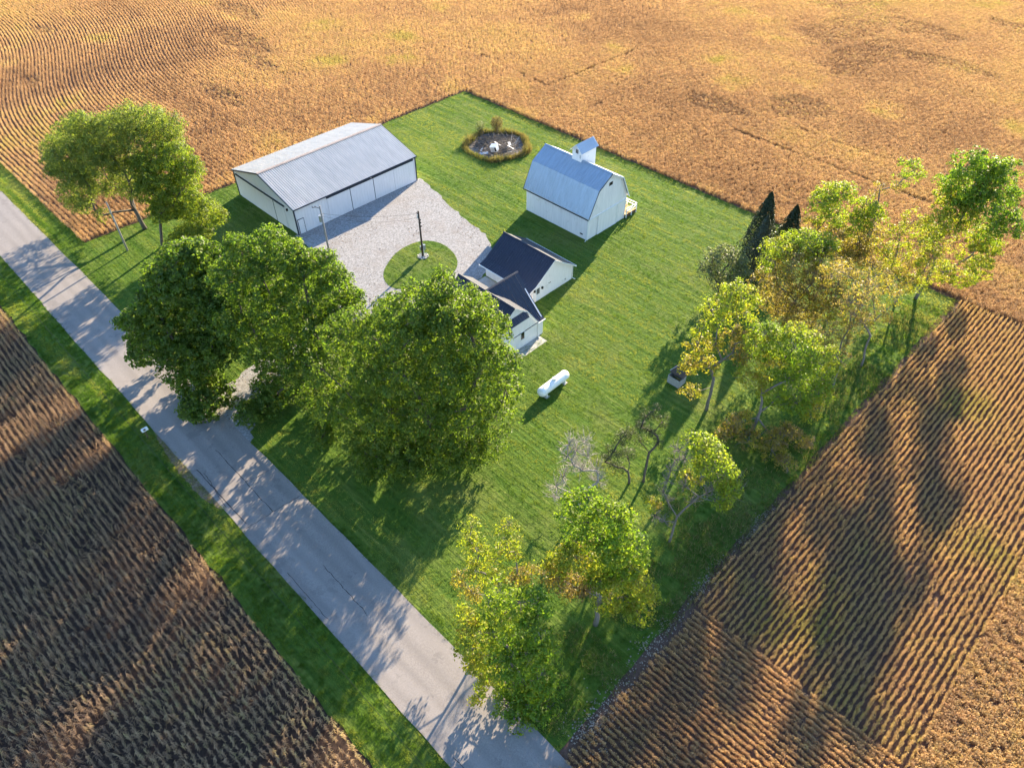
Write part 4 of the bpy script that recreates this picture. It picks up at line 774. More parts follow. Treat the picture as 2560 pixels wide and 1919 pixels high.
MB().box(bx + .0, bx + .10, -by + .12, by - .12, 2.98, 3.14).build('door_track', M['trim_white'], barn)
d = MB().box(bx + .02, bx + .085, 72.86 - BY - by, 76.95 - BY - by, .05, 2.95).build('sliding_door', M['barn_white'], barn)
m = MB()
for y in (72.86, 76.87): m.box(bx + .085, bx + .11, y - BY - by, y + .08 - BY - by, .05, 2.95)
m.box(bx + .085, bx + .11, 72.94 - BY - by, 76.87 - BY - by, .05, .14); m.build('door_frame', M['trim_white'], d)
for s in (1, -1): MB().box(bx - .02, bx + .03, min(s * (by + .02), s * (by - .14)), max(s * (by + .02), s * (by - .14)), 0, 3.6).build('corner_board', M['trim_white'], barn)
w = MB().box(bx - .05, bx + .012, 74.66 - BY - by, 75.42 - BY - by, 6.58, 7.10).build('window', M['black'], barn)
m = MB()
for a in ((74.60, 74.66, 6.52, 7.16), (75.42, 75.48, 6.52, 7.16), (74.66, 75.42, 6.52, 6.58), (74.66, 75.42, 7.10, 7.16)): m.box(bx + .002, bx + .035, a[0] - BY - by, a[1] - BY - by, a[2], a[3])
m.build('window_frame', M['barn_white'], w)
MB().path([(bx + .02, -by - .06, 3.3), (bx + .02, -by - .06, .35), (bx + .1, -by - .5, .06)], .045, 6).build('downspout', M['trim_white'], barn)
MB().box(bx - 1.25, bx - .75, -by - .02, -by + .01, .55, .72).build('wall_vent', M['black'], barn)
# cupola: a small gabled loft house on the far side of the ridge
c0x, c1x, c0y, c1y = -39.45 - (BX - bx), -37.85 - (BX - bx), 74.5 - BY - by, 77.5 - BY - by
cm = (c0x + c1x) / 2; ce, cp = 9.78, 10.55
cup = MB()
for y, dd in ((c0y, .08), (c1y, -.08)): cup.slab([(c0x, y, 7.0), (c1x, y, 7.0), (c1x, y, ce), (cm, y, cp - .04), (c0x, y, ce)], (0, dd, 0))
for x, dd in ((c0x, .08), (c1x, -.08)): cup.box(min(x, x + dd), max(x, x + dd), c0y + .08, c1y - .08, 7.0, ce)
cup = cup.build('cupola', M['barn_white'], barn)
for s in (1, -1):
    dn = Vector((s * (c1x - cm), 0, ce - cp)); n = 6
    me = rib_panel((c1y - c0y + .5) / n, dn.length * 1.32, 2, .02).mesh('roof_panel', M['barn_roof'])
    for i in range(n):
        o = inst('roof_panel', me, cup); q = Vector((cm, c0y - .25 + i * (c1y - c0y + .5) / n, cp + .05 + .003 * (i % 2)))
        if s > 0: place(o, q + Vector((0, (c1y - c0y + .5) / n, 0)), (0, -1, 0), dn) if Vector((0, 1, 0)).cross(dn).z < 0 else place(o, q, (0, 1, 0), dn)
        else: place(o, q, (0, 1, 0), dn) if Vector((0, 1, 0)).cross(dn).z > 0 else place(o, q + Vector((0, (c1y - c0y + .5) / n, 0)), (0, -1, 0), dn)
    MB().slab([(cm, c0y - .27, cp - .06), (cm, c0y - .27, cp + .05), (cm + s * (c1x - cm) * 1.33, c0y - .27, cp + (ce - cp) * 1.33 + .04), (cm + s * (c1x - cm) * 1.33, c0y - .27, cp + (ce - cp) * 1.33 - .07)], (0, .03, 0)).build('rake_trim', M['trim_white'], cup)
MB().box(cm - .22, cm + .22, c0y - .012, c0y + .05, 9.28, 9.85).build('window', M['glass'], cup)
MB().box(cm - .02, cm + .02, c0y - .02, c0y - .012, 9.28, 9.85).build('glazing_bar', M['trim_white'], cup)
MB().box(c1x - .30, c1x - .14, c0y - .012, c0y + .02, 8.75, 9.2).build('vent', M['galv'], cup)
# white railed deck beside the barn
dk = thing('deck', (-34.4, 80.1, 0), 'small honey coloured wooden deck with white railings beside the barn', 'deck')
n = 9
pm = MB().box(-1.6, 1.6, 0, .245, .50, .54).mesh('plank', M['deck'])
for i in range(n): inst('plank', pm, dk, (0, -1.2 + i * .262, 0))
MB().box(1.56, 1.60, -1.2, 1.15, .06, .46).build('skirt_board', M['brown_board'], dk)
MB().box(-1.6, 1.56, 1.11, 1.15, .06, .46).build('skirt_board', M['brown_board'], dk)
for x, y in ((1.62, -1.1), (1.62, .1), (1.62, 1.18), (0, 1.18), (-1.55, 1.18)): MB().box(x - .06, x + .06, y - .06, y + .06, 0, 1.5).build('post', M['trim_white'], dk)
for z in (1.02, 1.42):
    MB().box(1.58, 1.67, -1.03, 1.11, z, z + .1).build('rail', M['trim_white'], dk)
    MB().box(-1.48, 1.55, 1.14, 1.22, z, z + .1).build('rail', M['trim_white'], dk)

# --- the white farmhouse -------------------------------------------------
house = thing('farmhouse', (-29.5, 52, 0), 'white farmhouse with navy metal roofs in front of the barn', 'house')
hp = lambda x, y, z: (x + 29.5, y - 52, z)
def hwall(pts, d, name='wall'): return MB().slab([hp(*q) for q in pts], d).build(name, M['white_wall'], house)
roof = thing('roof', (0, 0, 0), None, None); roof.parent = house
def hslope(a, along, length, down, w=.75, mat='navy_roof'): roof_slope(roof, mat, hp(*a), along, length, down, Vector(down).length, w, 2, .022)
def cap(a, b, label=None, wdt=.16, drop=.10, mat='navy_roof'):
    a, b = Vector(hp(*a)), Vector(hp(*b)); d = (b - a).normalized(); s = Vector((-d.y, d.x, 0)).normalized(); m = MB()
    for k in (1, -1): m.slab([a, b, b + s * (k * wdt) - Vector((0, 0, drop)), a + s * (k * wdt) - Vector((0, 0, drop))], (0, 0, .02))
    return m.build('ridge_cap', M[mat], roof)
# rear wing: ridge along x at y 59.27
RX0, RX1, RYr, RZr = -37.15, -28.71, 59.27, 4.72
hwall([(RX1, 55.75, 0), (RX1, 62.87, 0), (RX1, 62.87, 2.1), (RX1, RYr, 4.6), (RX1, 55.75, 2.2)], (-.14, 0, 0), 'gable_wall')
hwall([(RX0 + .2, 55.75, 0), (RX0 + .2, 62.87, 0), (RX0 + .2, 62.87, 2.1), (RX0 + .2, RYr, 4.6), (RX0 + .2, 55.75, 2.2)], (.14, 0, 0), 'gable_wall')
hwall([(RX0 + .34, 55.75, 0), (RX1 - .14, 55.75, 0), (RX1 - .14, 55.75, 2.2), (RX0 + .34, 55.75, 2.2)], (0, .14, 0))
hwall([(RX0 + .34, 62.87, 0), (RX1 - .14, 62.87, 0), (RX1 - .14, 62.87, 2.1), (RX0 + .34, 62.87, 2.1)], (0, -.14, 0))
Lr = RX1 - RX0 + .3
hslope((RX0 - .05, RYr + .01, RZr), (1, 0, 0), Lr, (0, 4.1, -2.82))
hslope((RX0 - .05, RYr - .01, RZr), (1, 0, 0), Lr, (0, -3.25, -2.24))
hslope((RX0 - .05, RYr - 3.25, RZr - 2.23), (1, 0, 0), Lr, (0, -1.15, -.42))
cap((RX0 - .08, RYr, RZr + .09), (RX1 + .28, RYr, RZr + .09))
for a, b in (((RYr, RZr), (63.37, RZr - 2.82)), ((RYr, RZr), (56.02, RZr - 2.24)), ((56.02, RZr - 2.24), (54.87, RZr - 2.66))):
    MB().slab([hp(RX1 + .25, a[0], a[1] - .16), hp(RX1 + .25, a[0], a[1] + .01), hp(RX1 + .25, b[0], b[1] + .01), hp(RX1 + .25, b[0], b[1] - .16)], (.035, 0, 0)).build('rake_trim', M['trim_white'], house)
MB().box(*[v for q in zip(hp(RX0 - .05, 63.33, RZr - 2.95), hp(RX1 + .25, 63.43, RZr - 2.80)) for v in q]).build('gutter', M['trim_white'], house)
MB().box(*[v for q in zip(hp(RX0 - .05, 54.80, RZr - 2.78), hp(RX1 + .25, 54.90, RZr - 2.64)) for v in q]).build('gutter', M['trim_white'], house)
d = MB().box(*[v for q in zip(hp(RX1, 56.22, .05), hp(RX1 + .05, 56.98, 2.02)) for v in q]).build('door', M['trim_white'], house)
m = MB()
for a in ((56.14, 56.22, .05, 2.1), (56.98, 57.06, .05, 2.1), (56.22, 56.98, 2.02, 2.1)): m.box(*[v for q in zip(hp(RX1 - .01, a[0], a[2]), hp(RX1 + .07, a[1], a[3])) for v in q])
m.build('door_frame', M['white_wall'], d)
MB().box(*[v for q in zip(hp(RX1 + .05, 56.34, 1.05), hp(RX1 + .062, 56.86, 1.86)) for v in q]).build('door_pane', painted('grey_glass', (.12, .12, .12), .2, 6, .2), d)
def lamp(x, y, z):
    m = MB(); m.box(*[v for q in zip(hp(x, y - .07, z), hp(x + .04, y + .07, z + .22)) for v in q]); m.box(*[v for q in zip(hp(x + .04, y - .09, z + .02), hp(x + .22, y + .09, z + .30)) for v in q])
    m.build('wall_lamp', M['black'], house)
lamp(RX1, 57.28, 1.5); lamp(RX1, 55.92, 1.62)
for y in (58.6, 58.84): MB().tube(hp(RX1 - .02, y, 1.62), hp(RX1 + .03, y, 1.62), .075, n=10).build('vent', M['black'], house)
MB().box(*[v for q in zip(hp(RX1, 61.55, .55), hp(RX1 + .06, 61.72, .75)) for v in q]).build('outlet_box', M['galv'], house)
MB().path([hp(RX1 + .06, 62.92, 2.0), hp(RX1 + .06, 62.92, .2), hp(RX1 + .4, 63.15, .05)], .045, 6).build('downspout', M['trim_white'], house)
# front wing: ridge along x at y 47.81; its east gable carries a lower skirt roof
FX0, FX1, FYr, FZr = -32.8, -24.07, 47.81, 6.35
gp = [(FX1, 43.95, 0), (FX1, 51.7, 0), (FX1, 51.7, 2.15), (FX1, 50.9, 3.2), (FX1, 49.8, 4.66), (FX1, FYr, 6.14), (FX1, 45.75, 4.66), (FX1, 43.95, 3.3)]
hwall(gp, (-.14, 0, 0), 'gable_wall')
hwall([(FX0, y, z) for _, y, z in gp], (.14, 0, 0), 'gable_wall')
hwall([(FX0 + .14, 43.95, 0), (FX1 - .14, 43.95, 0), (FX1 - .14, 43.95, 3.3), (FX0 + .14, 43.95, 3.3)], (0, .14, 0))
Lf = FX1 - FX0 + .25
hslope((FX0 - .1, FYr - .01, FZr), (1, 0, 0), Lf + .05, (0, -4.15, -3.08))
hslope((FX0 - .1, FYr + .01, FZr), (1, 0, 0), Lf, (0, 2.02, -1.50))
hslope((FX0 - .1, FYr + 2.03, FZr - 1.51), (1, 0, 0), 4.0 - .4, (0, .35, -.4))
cap((FX0 - .12, FYr, FZr + .08), (FX1 + .16, FYr, FZr + .08))
for a, b in (((FYr, FZr), (49.83, FZr - 1.5)), ((FYr, FZr), (43.66, FZr - 3.08)), ((49.83, FZr - 1.5), (50.95, 3.25)), ((50.95, 3.25), (51.45, 2.55)), ((51.45, 2.55), (51.72, 2.26))):
    MB().slab([hp(FX1 + .12, a[0], a[1] - .17), hp(FX1 + .12, a[0], a[1] + .01), hp(FX1 + .12, b[0], b[1] + .01), hp(FX1 + .12, b[0], b[1] - .17)], (.035, 0, 0)).build('rake_trim', M['trim_white'], house)
# skirt roof across the gable
dn = Vector((.62, 0, -.62)); roof_slope(roof, 'navy_roof', hp(FX1 + .005, 44.6, 5.05), (0, 1, 0), 5.05, dn, dn.length, .72, 2, .02)
MB().slab([hp(FX1 + .57, 44.58, 4.32), hp(FX1 + .57, 49.68, 4.32), hp(FX1 + .57, 49.68, 4.42), hp(FX1 + .57, 44.58, 4.42)], (.04, 0, 0)).build('eave_trim', M['trim_white'], house)
MB().slab([hp(FX1 + .005, 44.6, 4.32), hp(FX1 + .57, 44.6, 4.32), hp(FX1 + .57, 49.66, 4.32), hp(FX1 + .005, 49.66, 4.32)], (0, 0, .02)).build('soffit', M['trim_white'], house)
# cross wing: ridge along y at x -28.4, bell-cast east slope
CXr, CZr = -28.4, 6.42
for s, ext in ((1, 4.28), (-1, 2.7)):
    m = MB()
    N = 7; ys = np.linspace(0, 1, N); ex = ext
    prof2 = [(0, 0), (.55 * ex, -.58 * ex), (.80 * ex, -.83 * ex), (.92 * ex, -.93 * ex), (1.0 * ex, -.985 * ex), (1.03 * ex, -1.0 * ex)]
    y0, y1 = FYr, 52.75; npan = 9 if s > 0 else 9
    w = (y1 - y0) / npan
    def strip(yA, yB, lift):
        mm = MB(); rows = []
        xs = [yA, yA + .02, yA + .05, yB - .004]
        hs = [.03, .03, 0, 0]
        vs = [hp(CXr + s * px, yv, CZr + pz + hv + lift) for px, pz in prof2 for yv, hv in zip(xs, hs)]
        nq = len(xs)
        fs = [(k * nq + i, (k + 1) * nq + i, (k + 1) * nq + i + 1, k * nq + i + 1) if s > 0 else (k * nq + i, k * nq + i + 1, (k + 1) * nq + i + 1, (k + 1) * nq + i) for k in range(len(prof2) - 1) for i in range(nq - 1)]
        return mm.add(vs, fs)
    for i in range(npan):
        yA, yB = y0 + i * w, y0 + (i + 1) * w
        strip(yA, yB, .002 * (i % 2)).build('roof_panel', M['navy_roof'], roof)
cap((CXr, FYr, CZr + .08), (CXr, 52.8, CZr + .08))
hwall([(CXr - 2.6, 52.6, 0), (-24.12, 52.6, 0), (-24.12, 52.6, 2.15), (CXr, 52.6, 6.3), (CXr - 2.6, 52.6, 3.75)], (0, -.14, 0), 'gable_wall')
hwall([(FX1 - .01, 51.7, 0), (FX1 - .01, 52.46, 0), (FX1 - .01, 52.46, 2.1), (FX1 - .01, 51.7, 2.1)], (-.14, 0, 0))
hwall([(CXr - 2.6, 49.9, 0), (CXr - 2.6, 52.46, 0), (CXr - 2.6, 52.46, 3.7), (CXr - 2.6, 49.9, 3.7)], (.14, 0, 0))
MB().slab([hp(-23.99, 51.55, 2.0), hp(-23.99, 52.8, 2.0), hp(-23.99, 52.8, 2.13), hp(-23.99, 51.55, 2.13)], (.10, 0, 0)).build('gutter', M['trim_white'], house)
MB().path([hp(-23.98, 51.62, 2.05), hp(-24.0, 51.62, .25), hp(-23.7, 51.62, .06)], .05, 6).build('downspout', M['trim_white'], house)
MB().box(*[v for q in zip(hp(FX1 - .03, 51.62, 0), hp(FX1 + .03, 51.74, 2.1)) for v in q]).build('corner_board', M['trim_white'], house)
def hwin(y0, y1, z0, z1):
    w = MB().box(*[v for q in zip(hp(FX1 - .05, y0, z0), hp(FX1 + .008, y1, z1)) for v in q]).build('window', M['glass'], house)
    m = MB()
    for a in ((y0 - .07, y0, z0 - .07, z1 + .07), (y1, y1 + .07, z0 - .07, z1 + .07), (y0, y1, z0 - .07, z0), (y0, y1, z1, z1 + .07)): m.box(*[v for q in zip(hp(FX1 - .01, a[0], a[2]), hp(FX1 + .045, a[1], a[3])) for v in q])
    m.build('window_frame', M['trim_white'], w)
    MB().box(*[v for q in zip(hp(FX1 + .008, y0, (z0 + z1) / 2 - .025), hp(FX1 + .03, y1, (z0 + z1) / 2 + .025)) for v in q]).build('glazing_bar', M['dark_trim'], w)
hwin(48.9, 49.45, 1.15, 2.2); hwin(46.95, 47.5, 3.0, 4.05); hwin(45.2, 45.8, 1.15, 2.2)
# ---------------------------------------------------------------- poles, tank, mailbox, hutch, burn pile
def pole(x, y, h, mat, label, r0=.15, lean=(0, 0)):
    t = thing('utility_pole', (x, y, 0), label, 'utility pole', 'utility poles in the yard')
    MB().path([(0, 0, -.1), (lean[0] * .5, lean[1] * .5, h * .5), (lean[0], lean[1], h)], [r0, r0 * .85, r0 * .7], 10).build('pole', M[mat], t, smooth=True)
    return t
pA = pole(-75.28, 26.08, 7.3, 'grey_wood', 'bare silver grey pole standing in the grass by the road', .13)
pB = pole(-54.92, 44.38, 7.4, 'grey_wood', 'pole with a transformer can at the corner of the shed', .14)
MB().tube((-.42, .02, 5.0), (-.42, .02, 5.85), .22, n=14).build('transformer', M['galv'], pB, smooth=False)
MB().tube((-.42, .02, 5.85), (-.42, .02, 6.05), .05, .03, n=8).build('bushing', M['scrap'], pB)
MB().box(-.30, .12, -.05, .07, 5.15, 5.25).build('bracket', M['galv'], pB)
MB().path([(0, 0, 7.05), (-.5, -.3, 7.15), (-.95, -.55, 7.0)], .045, 6).build('crossarm', M['pole_wood'], pB)
for p in ((-.55, -.33, 7.1), (-.92, -.54, 7.0)): MB().tube(p, (p[0], p[1], p[2] + .22), .05, .035, n=8).build('insulator', M['black'], pB)
for z in (6.2, 5.95): MB().tube((.02, .05, z), (.02, .3, z), .05, .05, n=8).build('insulator', M['scrap'], pB)
pC = pole(-45.96, 52.87, 6.75, 'pole_wood', 'dark pole with meter box on the round grass island', .15)
MB().box(-.30, -.12, -.10, .10, 5.7, 6.25).build('lamp_head', M['trim_white'], pC)
MB().path([(-.18, 0, 6.2), (-.32, -.02, 6.45), (-.12, .02, 6.62)], .05, 6).build('weatherhead', M['black'], pC)
for z in (4.6, 5.1, 5.5): MB().box(.09, .24, -.1, .1, z, z + .16).build('insulator', M['black'], pC)
MB().box(-.02, .24, .13, .40, 1.05, 1.75).build('meter_box', M['galv'], pC)
MB().box(-.34, -.16, -.14, .14, .9, 1.5).build('breaker_box', M['galv'], pC)
MB().path([(.2, .05, 0), (.2, .05, 1.8), (.14, .04, 2.1)], .035, 6).build('conduit', M['trim_white'], pC)
r = np.random.default_rng(61); n = 260; a = r.uniform(0, 2 * PI, n); q = .75 * np.sqrt(r.random(n))
v, qd = leaf_quads(np.stack([-45.96 + q * np.cos(a), 52.87 + q * np.sin(a), np.full(n, .09)], 1), unit(np.stack([r.normal(0, .5, n), r.normal(0, .5, n), np.ones(n)], 1)), r.uniform(.08, .22, n), .8, r)
tag(link(bpy.data.objects.new('gravel_bed', np_mesh('gravel_bed', v, qd, M['scrap'], {}))), 'pale stones and debris heaped round the island pole', kind='stuff')
def wire(a, b, sag, rad, label, grp=None):
    a, b = Vector(a), Vector(b); pts = [a.lerp(b, k / 14) - Vector((0, 0, sag * 4 * (k / 14) * (1 - k / 14))) for k in range(15)]
    o = MB().path([p - a for p in pts], rad, 4).build('overhead_wire', M['black'], None, loc=a); tag(o, label, 'wire', grp)
wire((-46.1, 52.9, 6.35), (-54.9, 44.45, 6.3), .45, .014, 'upper drooping cable from the island pole to the transformer pole')
wire((-46.1, 52.9, 5.8), (-54.9, 44.45, 5.9), .75, .012, 'lower slack cable from the island pole to the transformer pole')
wire((-160, 10.9, 8.2), (60, 11.3, 8.2), .6, .014, 'long thin power line above the grass verge across the road')

# propane tank
tk = thing('propane_tank', (-16.97, 46.6, 0), 'long white propane tank lying on the lawn', 'propane tank', rz=PI / 2 + .01)
R_, Lh = .53, 1.95; N = 20; rings = []
prof = [(-Lh - .36, .001), (-Lh - .33, .18), (-Lh - .24, .34), (-Lh - .10, .46), (-Lh, R_)] + [(x, R_) for x in np.linspace(-Lh + .4, Lh - .4, 6)] + [(Lh, R_), (Lh + .10, .46), (Lh + .24, .34), (Lh + .33, .18), (Lh + .36, .001)]
vs = [(x, rr * math.cos(2 * PI * k / N), .82 + rr * math.sin(2 * PI * k / N)) for x, rr in prof for k in range(N)]
MB().add(vs, [(i * N + k, i * N + (k + 1) % N, (i + 1) * N + (k + 1) % N, (i + 1) * N + k) for i in range(len(prof) - 1) for k in range(N)]).build('vessel', M['tank'], tk, smooth=True)
MB().tube((.1, 0, 1.30), (.1, 0, 1.56), .22, .20, n=14).build('valve_dome', M['tank'], tk)
for x in (-1.5, 1.45): MB().tube((x, 0, 1.32), (x, 0, 1.42), .05, n=8).build('lifting_lug', M['galv'], tk)
MB().box(.55, .8, -.06, .06, 1.335, 1.37).build('plate', M['galv'], tk)
MB().tube((2.18, 0, 1.0), (2.3, 0, 1.0), .06, n=8).build('gauge', M['black'], tk)
for x in (-1.45, 1.45):
    MB().slab([(x, -.42, 0), (x, .42, 0), (x, .38, .52), (x, .2, .33), (x, -.2, .33), (x, -.38, .52)], (.14, 0, 0)).build('leg', M['tank'], tk)
    MB().box(x - .2, x + .34, -.55, .55, -.02, .06).build('footing', M['concrete'], tk)

# mailbox
mb_ = thing('mailbox', (-41.3, 12.75, 0), 'white mailbox on a wooden post beside the road verge', 'mailbox')
MB().box(-.055, .055, -.055, .055, 0, 1.05).build('post', M['brown_board'], mb_)
MB().box(-.05, .05, -.35, .45, 1.05, 1.11).build('arm', M['brown_board'], mb_)
m = MB(); ar = [(.17 * math.cos(t), .17 * math.sin(t) + 1.27) for t in np.linspace(0, PI, 9)]
m.slab([(x, -.25, z) for x, z in [(.17, 1.11)] + ar + [(-.17, 1.11)]], (0, .62, 0)); m.build('box', M['trim_white'], mb_)
MB().box(.175, .195, -.1, .12, 1.25, 1.45).build('flag', M['brown_board'], mb_)

# wooden hutch under the yellow tree
ht = thing('animal_hutch', (-8.15, 56.65, 0), 'small grey boarded hutch with dark lean-to roof under the yellow tree', 'hutch')
pm = MB().box(0, .20, 0, .03, 0, 1.02).mesh('board', M['crate_wood'])
for i in range(7): inst('board', pm, ht, (-.72 + i * .207, -.66, .04))
for i in range(6): inst('board', pm, ht, (.76, -.62 + i * .207, .04), (0, 0, PI / 2))
for i in range(6): inst('board', pm, ht, (-.72, -.62 + i * .207, .04), (0, 0, PI / 2))
for i in range(7): inst('board', pm, ht, (-.72 + i * .207, .62, .04), (0, 0, 0), (1, 1, 1.35))
MB().slab([(-.85, -.2, 1.2), (.88, -.2, 1.2), (.88, .8, 1.5), (-.85, .8, 1.5)], (0, 0, .05)).build('roof', M['pole_wood'], ht)
MB().box(-.68, .72, -.55, .55, .02, .06).build('floor', M['soil'], ht)
MB().path([(-.95, -.1, 1.25), (-.6, .75, 1.6), (-.5, 1.0, 1.7)], .03, 5).build('pole', M['scrap'], ht)

# burn pile: ash bed, brush, scrap, ring of tall grass
r = np.random.default_rng(71); BCX, BCY = -61.3, 81.6
ring = [(BCX + (4.9 + .3 * math.sin(3 * t + 1)) * math.cos(t), BCY + (4.9 + .3 * math.sin(3 * t + 1)) * math.sin(t)) for t in np.linspace(0, 2 * PI, 40, endpoint=False)]
sheet('ash_bed', ragged(ring, .5, .1, 9), 0.018, 'ash', 'grey ashy ground of the burn pile')
m = MB()
for _ in range(330):
    a, q = r.uniform(0, 2 * PI), 3.9 * math.sqrt(r.random()); x, y = q * math.cos(a) - .3, q * math.sin(a) + .2; L = r.uniform(.5, 2.4); yaw = r.uniform(0, 2 * PI); z0 = max(.05, (1.25 - .075 * (x * x + y * y)) * r.random())
    p0 = np.array([x, y, z0]); d = np.array([math.cos(yaw), math.sin(yaw), r.uniform(-.12, .4)]); p2 = p0 + d * L; p2[2] = max(p2[2], .03); p1 = (p0 + p2) / 2 + r.normal(0, .08 * L, 3); p1[2] = max(p1[2], .03)
    w = r.uniform(.018, .05); m.path([p0, p1, p2], [w, w * .8, w * .35], 4)
o = m.build('brush', M['bark'], None, loc=(BCX, BCY, 0)); tag(o, 'tangled heap of dark branches and brush in the burn pile', kind='stuff')
for k in range(9):
    a, q = r.uniform(-.6, 1.5), r.uniform(.6, 2.9); x, y = q * math.cos(a) + .5, q * math.sin(a) - .3; L = r.uniform(1.0, 2.3); yaw = r.uniform(0, PI); d = np.array([math.cos(yaw), math.sin(yaw), r.uniform(.1, .55)])
    p0 = np.array([x, y, .35]); m = MB().path([(0, 0, 0), d * L * .5 + r.normal(0, .05, 3), d * L], [.06, .05, .03], 5)
    o = m.build('dead_branch', M['dead_wood'], None, loc=p0 + np.array([BCX, BCY, 0])); tag(o, ['long bleached branch pointing east out of the burn pile', 'thin bleached branch beside the discarded appliance', 'bleached branch standing steepest in the burn pile', 'bent bleached branch at the far rim of the burn pile', 'short bleached branch lowest in the brush heap', 'bleached branch lying across the middle of the brush', 'bleached branch nearest the barn side of the burn pile', 'slim bleached branch behind the scrap boards', 'bleached branch tipped toward the long white shed'][k], 'branch', 'bleached branches in the burn pile')
ap = thing('discarded_appliance', (-59.9, 79.75, .45), 'white boxy discarded appliance tipped over in the burn pile', 'appliance', rz=.35)
o = MB().box(-.55, .55, -.42, .42, 0, .95).build('cabinet', M['trim_white'], ap); 
MB().box(-.5, .1, -.455, -.425, .12, .80).build('door', M['scrap'], ap)
MB().box(.2, .5, -.45, -.425, .12, .8).build('panel', M['black'], ap)
ap.rotation_euler = (.22, -.18, .35)
for k, (x, y, L, w, yaw, z, lb) in enumerate([(-58.2, 81.6, 1.2, .5, .4, .9, 'broad pale scrap board lying flat on top of the brush'), (-57.4, 80.6, 1.1, .35, 1.9, .75, 'short white scrap board tilted at the east rim of the burn pile'), (-59.1, 82.2, 1.0, .4, 2.6, 1.0, 'pale scrap board at the top of the brush heap'),
                                              (-60.6, 81.0, 1.3, .3, .1, .9, 'narrow pale scrap board behind the discarded appliance'), (-60.9, 78.2, 1.4, .6, .9, .15, 'bluish grey sheet of scrap lying in front of the appliance'), (-61.9, 78.6, .9, .3, 2.0, .2, 'small white scrap board at the near rim of the ash')]):
    o = MB().box(-L / 2, L / 2, -w / 2, w / 2, -.02, .02).build('scrap_board', M['scrap'] if k != 4 else M['barn_roof'], None, loc=(x, y, z)); o.rotation_euler = (r.normal(0, .25), r.normal(0, .25), yaw); tag(o, lb, 'board', 'scrap boards on the burn pile')
n = 5600; a = r.uniform(0, 2 * PI, n); q = 5.0 + r.normal(0, .26, n) + .25 * np.sin(a * 5); hh = r.uniform(.35, 1.0, n) * (.55 + .9 * vnoise(np.cos(a) * 5, np.sin(a) * 5, 1.3, 44)) * (1 + .45 * np.maximum(0, np.sin(a * 2.0 + .4)) + .2 * np.sin(7 * a))
b = np.stack([BCX + q * np.cos(a), BCY + q * np.sin(a), np.zeros(n)], 1); d = unit(np.stack([r.normal(0, .28, n), r.normal(0, .28, n), np.ones(n)], 1)); s = unit(np.stack([r.normal(size=n), r.normal(size=n), np.zeros(n)], 1))
v, qd = blade_strip(b, d, s, hh, r.uniform(.04, .09, n), hh * .12, 2); k = len(v) // n
tag(link(bpy.data.objects.new('tall_grass', np_mesh('tall_grass', v, qd, M['dry_grass'], {'hue': np.repeat(np.clip(.55 + .6 * (vnoise(np.cos(a) * 5, np.sin(a) * 5, 2.0, 45) - .5) + r.normal(0, .22, n), 0, 1), k), 'rnd': np.repeat(r.random(n), k)}))), 'ring of tall dry grass around the burn pile', kind='stuff')
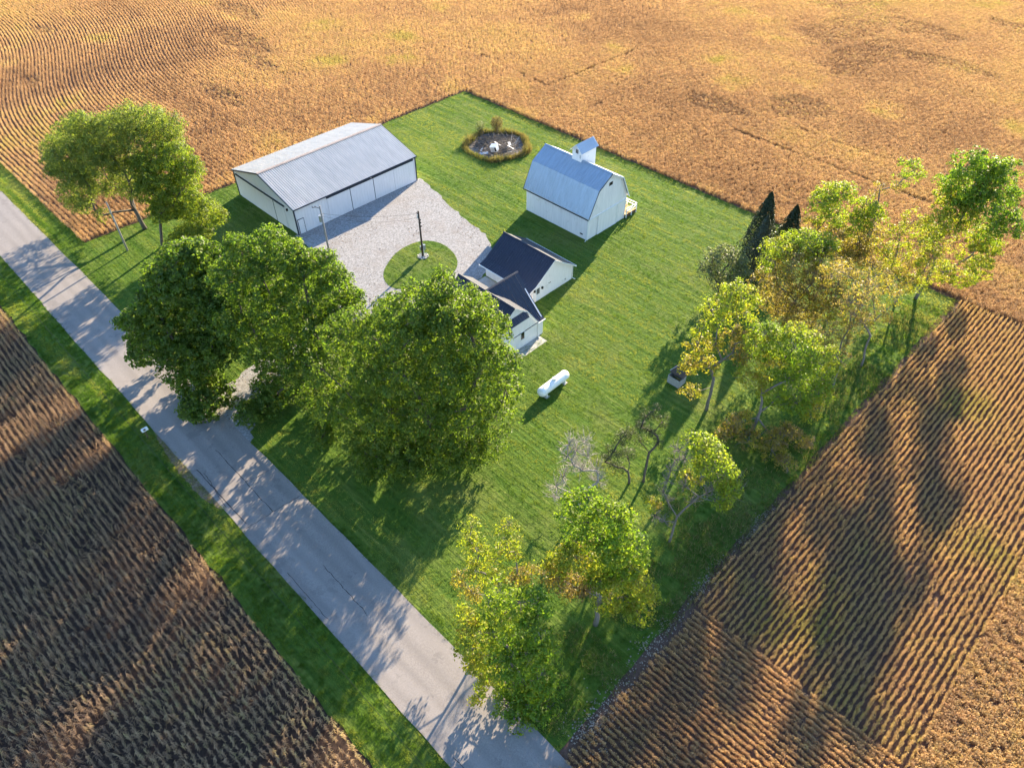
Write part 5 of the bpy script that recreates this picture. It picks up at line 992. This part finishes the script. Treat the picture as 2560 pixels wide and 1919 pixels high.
def bush(x, y, rad, h, mat, hue, label, nl, size=.16):
    root = thing('bush', (x, y, 0), label, 'bush'); c = r.normal(0, 1, (nl, 3)); c = unit(c) * (r.random(nl) ** .4)[:, None] * np.array([rad, rad, h * .5]) + np.array([0, 0, h * .52])
    v, qd = leaf_quads(c, unit(r.normal(size=(nl, 3)) + np.array([0, 0, .4])), r.uniform(.6, 1.3, nl) * size, .6, r)
    link(bpy.data.objects.new('foliage', np_mesh('foliage', v, qd, M[mat], {'hue': np.repeat(np.clip(hue + r.normal(0, .15, nl), 0, 1), 4), 'rnd': np.repeat(r.random(nl), 4)})), root)
    m = MB()
    for _ in range(9): e = r.normal(0, .5, 2) * rad; m.path([(0, 0, -.05), (e[0] * .5, e[1] * .5, h * .4), (e[0], e[1], h * .8)], [.03, .022, .01], 4)
    m.build('stems', M['bark'], root)
bush(-65.2, 85.3, 1.05, 2.6, 'dry_grass', .15, 'brown seedy bush at the back of the burn pile', 1500)
bush(-67.0, 83.2, .9, 1.9, 'silver_leaf', .4, 'grey green weedy bush at the back left of the burn pile', 900)
# pale stones and bare patches along the field edge
n = 1300; kk = r.integers(0, 5, n); pc = np.array([(8.1, 31.5, .6, 3.0), (8.7, 25.0, .8, 2.6), (7.9, 38.5, .4, 2.4), (7.9, 46.5, .35, 2.6), (8.9, 22.5, .9, 1.5)])[kk]
c = np.stack([pc[:, 0] + r.normal(0, .9, n) * pc[:, 2], pc[:, 1] + r.normal(0, .6, n) * pc[:, 3], np.full(n, .02)], 1)
v, qd = leaf_quads(c, unit(np.stack([r.normal(0, .35, n), r.normal(0, .35, n), np.ones(n)], 1)), r.uniform(.06, .2, n), .8, r)
tag(link(bpy.data.objects.new('stones', np_mesh('stones', v, qd, M['stony'], {}))), 'pale stones strewn along the bare field edge', kind='stuff')
# weeds along the east edge of the lawn and the unmown corner by the road
n = 16000; X = np.concatenate([r.uniform(3.6, 8.2, n // 2), r.uniform(.5, 8.6, n // 2)]); Y = np.concatenate([r.uniform(28, 91, n // 2), r.uniform(20.2, 50, n // 2)])
k = vnoise(X, Y, 2.2, 33) > .38; X, Y = X[k], Y[k]; n = len(X); hh = r.uniform(.2, .7, n) * (.5 + vnoise(X, Y, 1.7, 34))
b = np.stack([X, Y, np.zeros(n)], 1); d = unit(np.stack([r.normal(0, .35, n), r.normal(0, .35, n), np.ones(n)], 1)); s = unit(np.stack([r.normal(size=n), r.normal(size=n), np.zeros(n)], 1))
v, qd = blade_strip(b, d, s, hh, r.uniform(.03, .08, n), hh * .25, 2); k = len(v) // n
tag(link(bpy.data.objects.new('weeds', np_mesh('weeds', v, qd, M['dry_grass'], {'hue': np.repeat(np.clip(.8 + r.normal(0, .25, n), 0, 1), k), 'rnd': np.repeat(r.random(n), k)}))), 'rough uncut weeds under the trees along the field edge', kind='stuff')
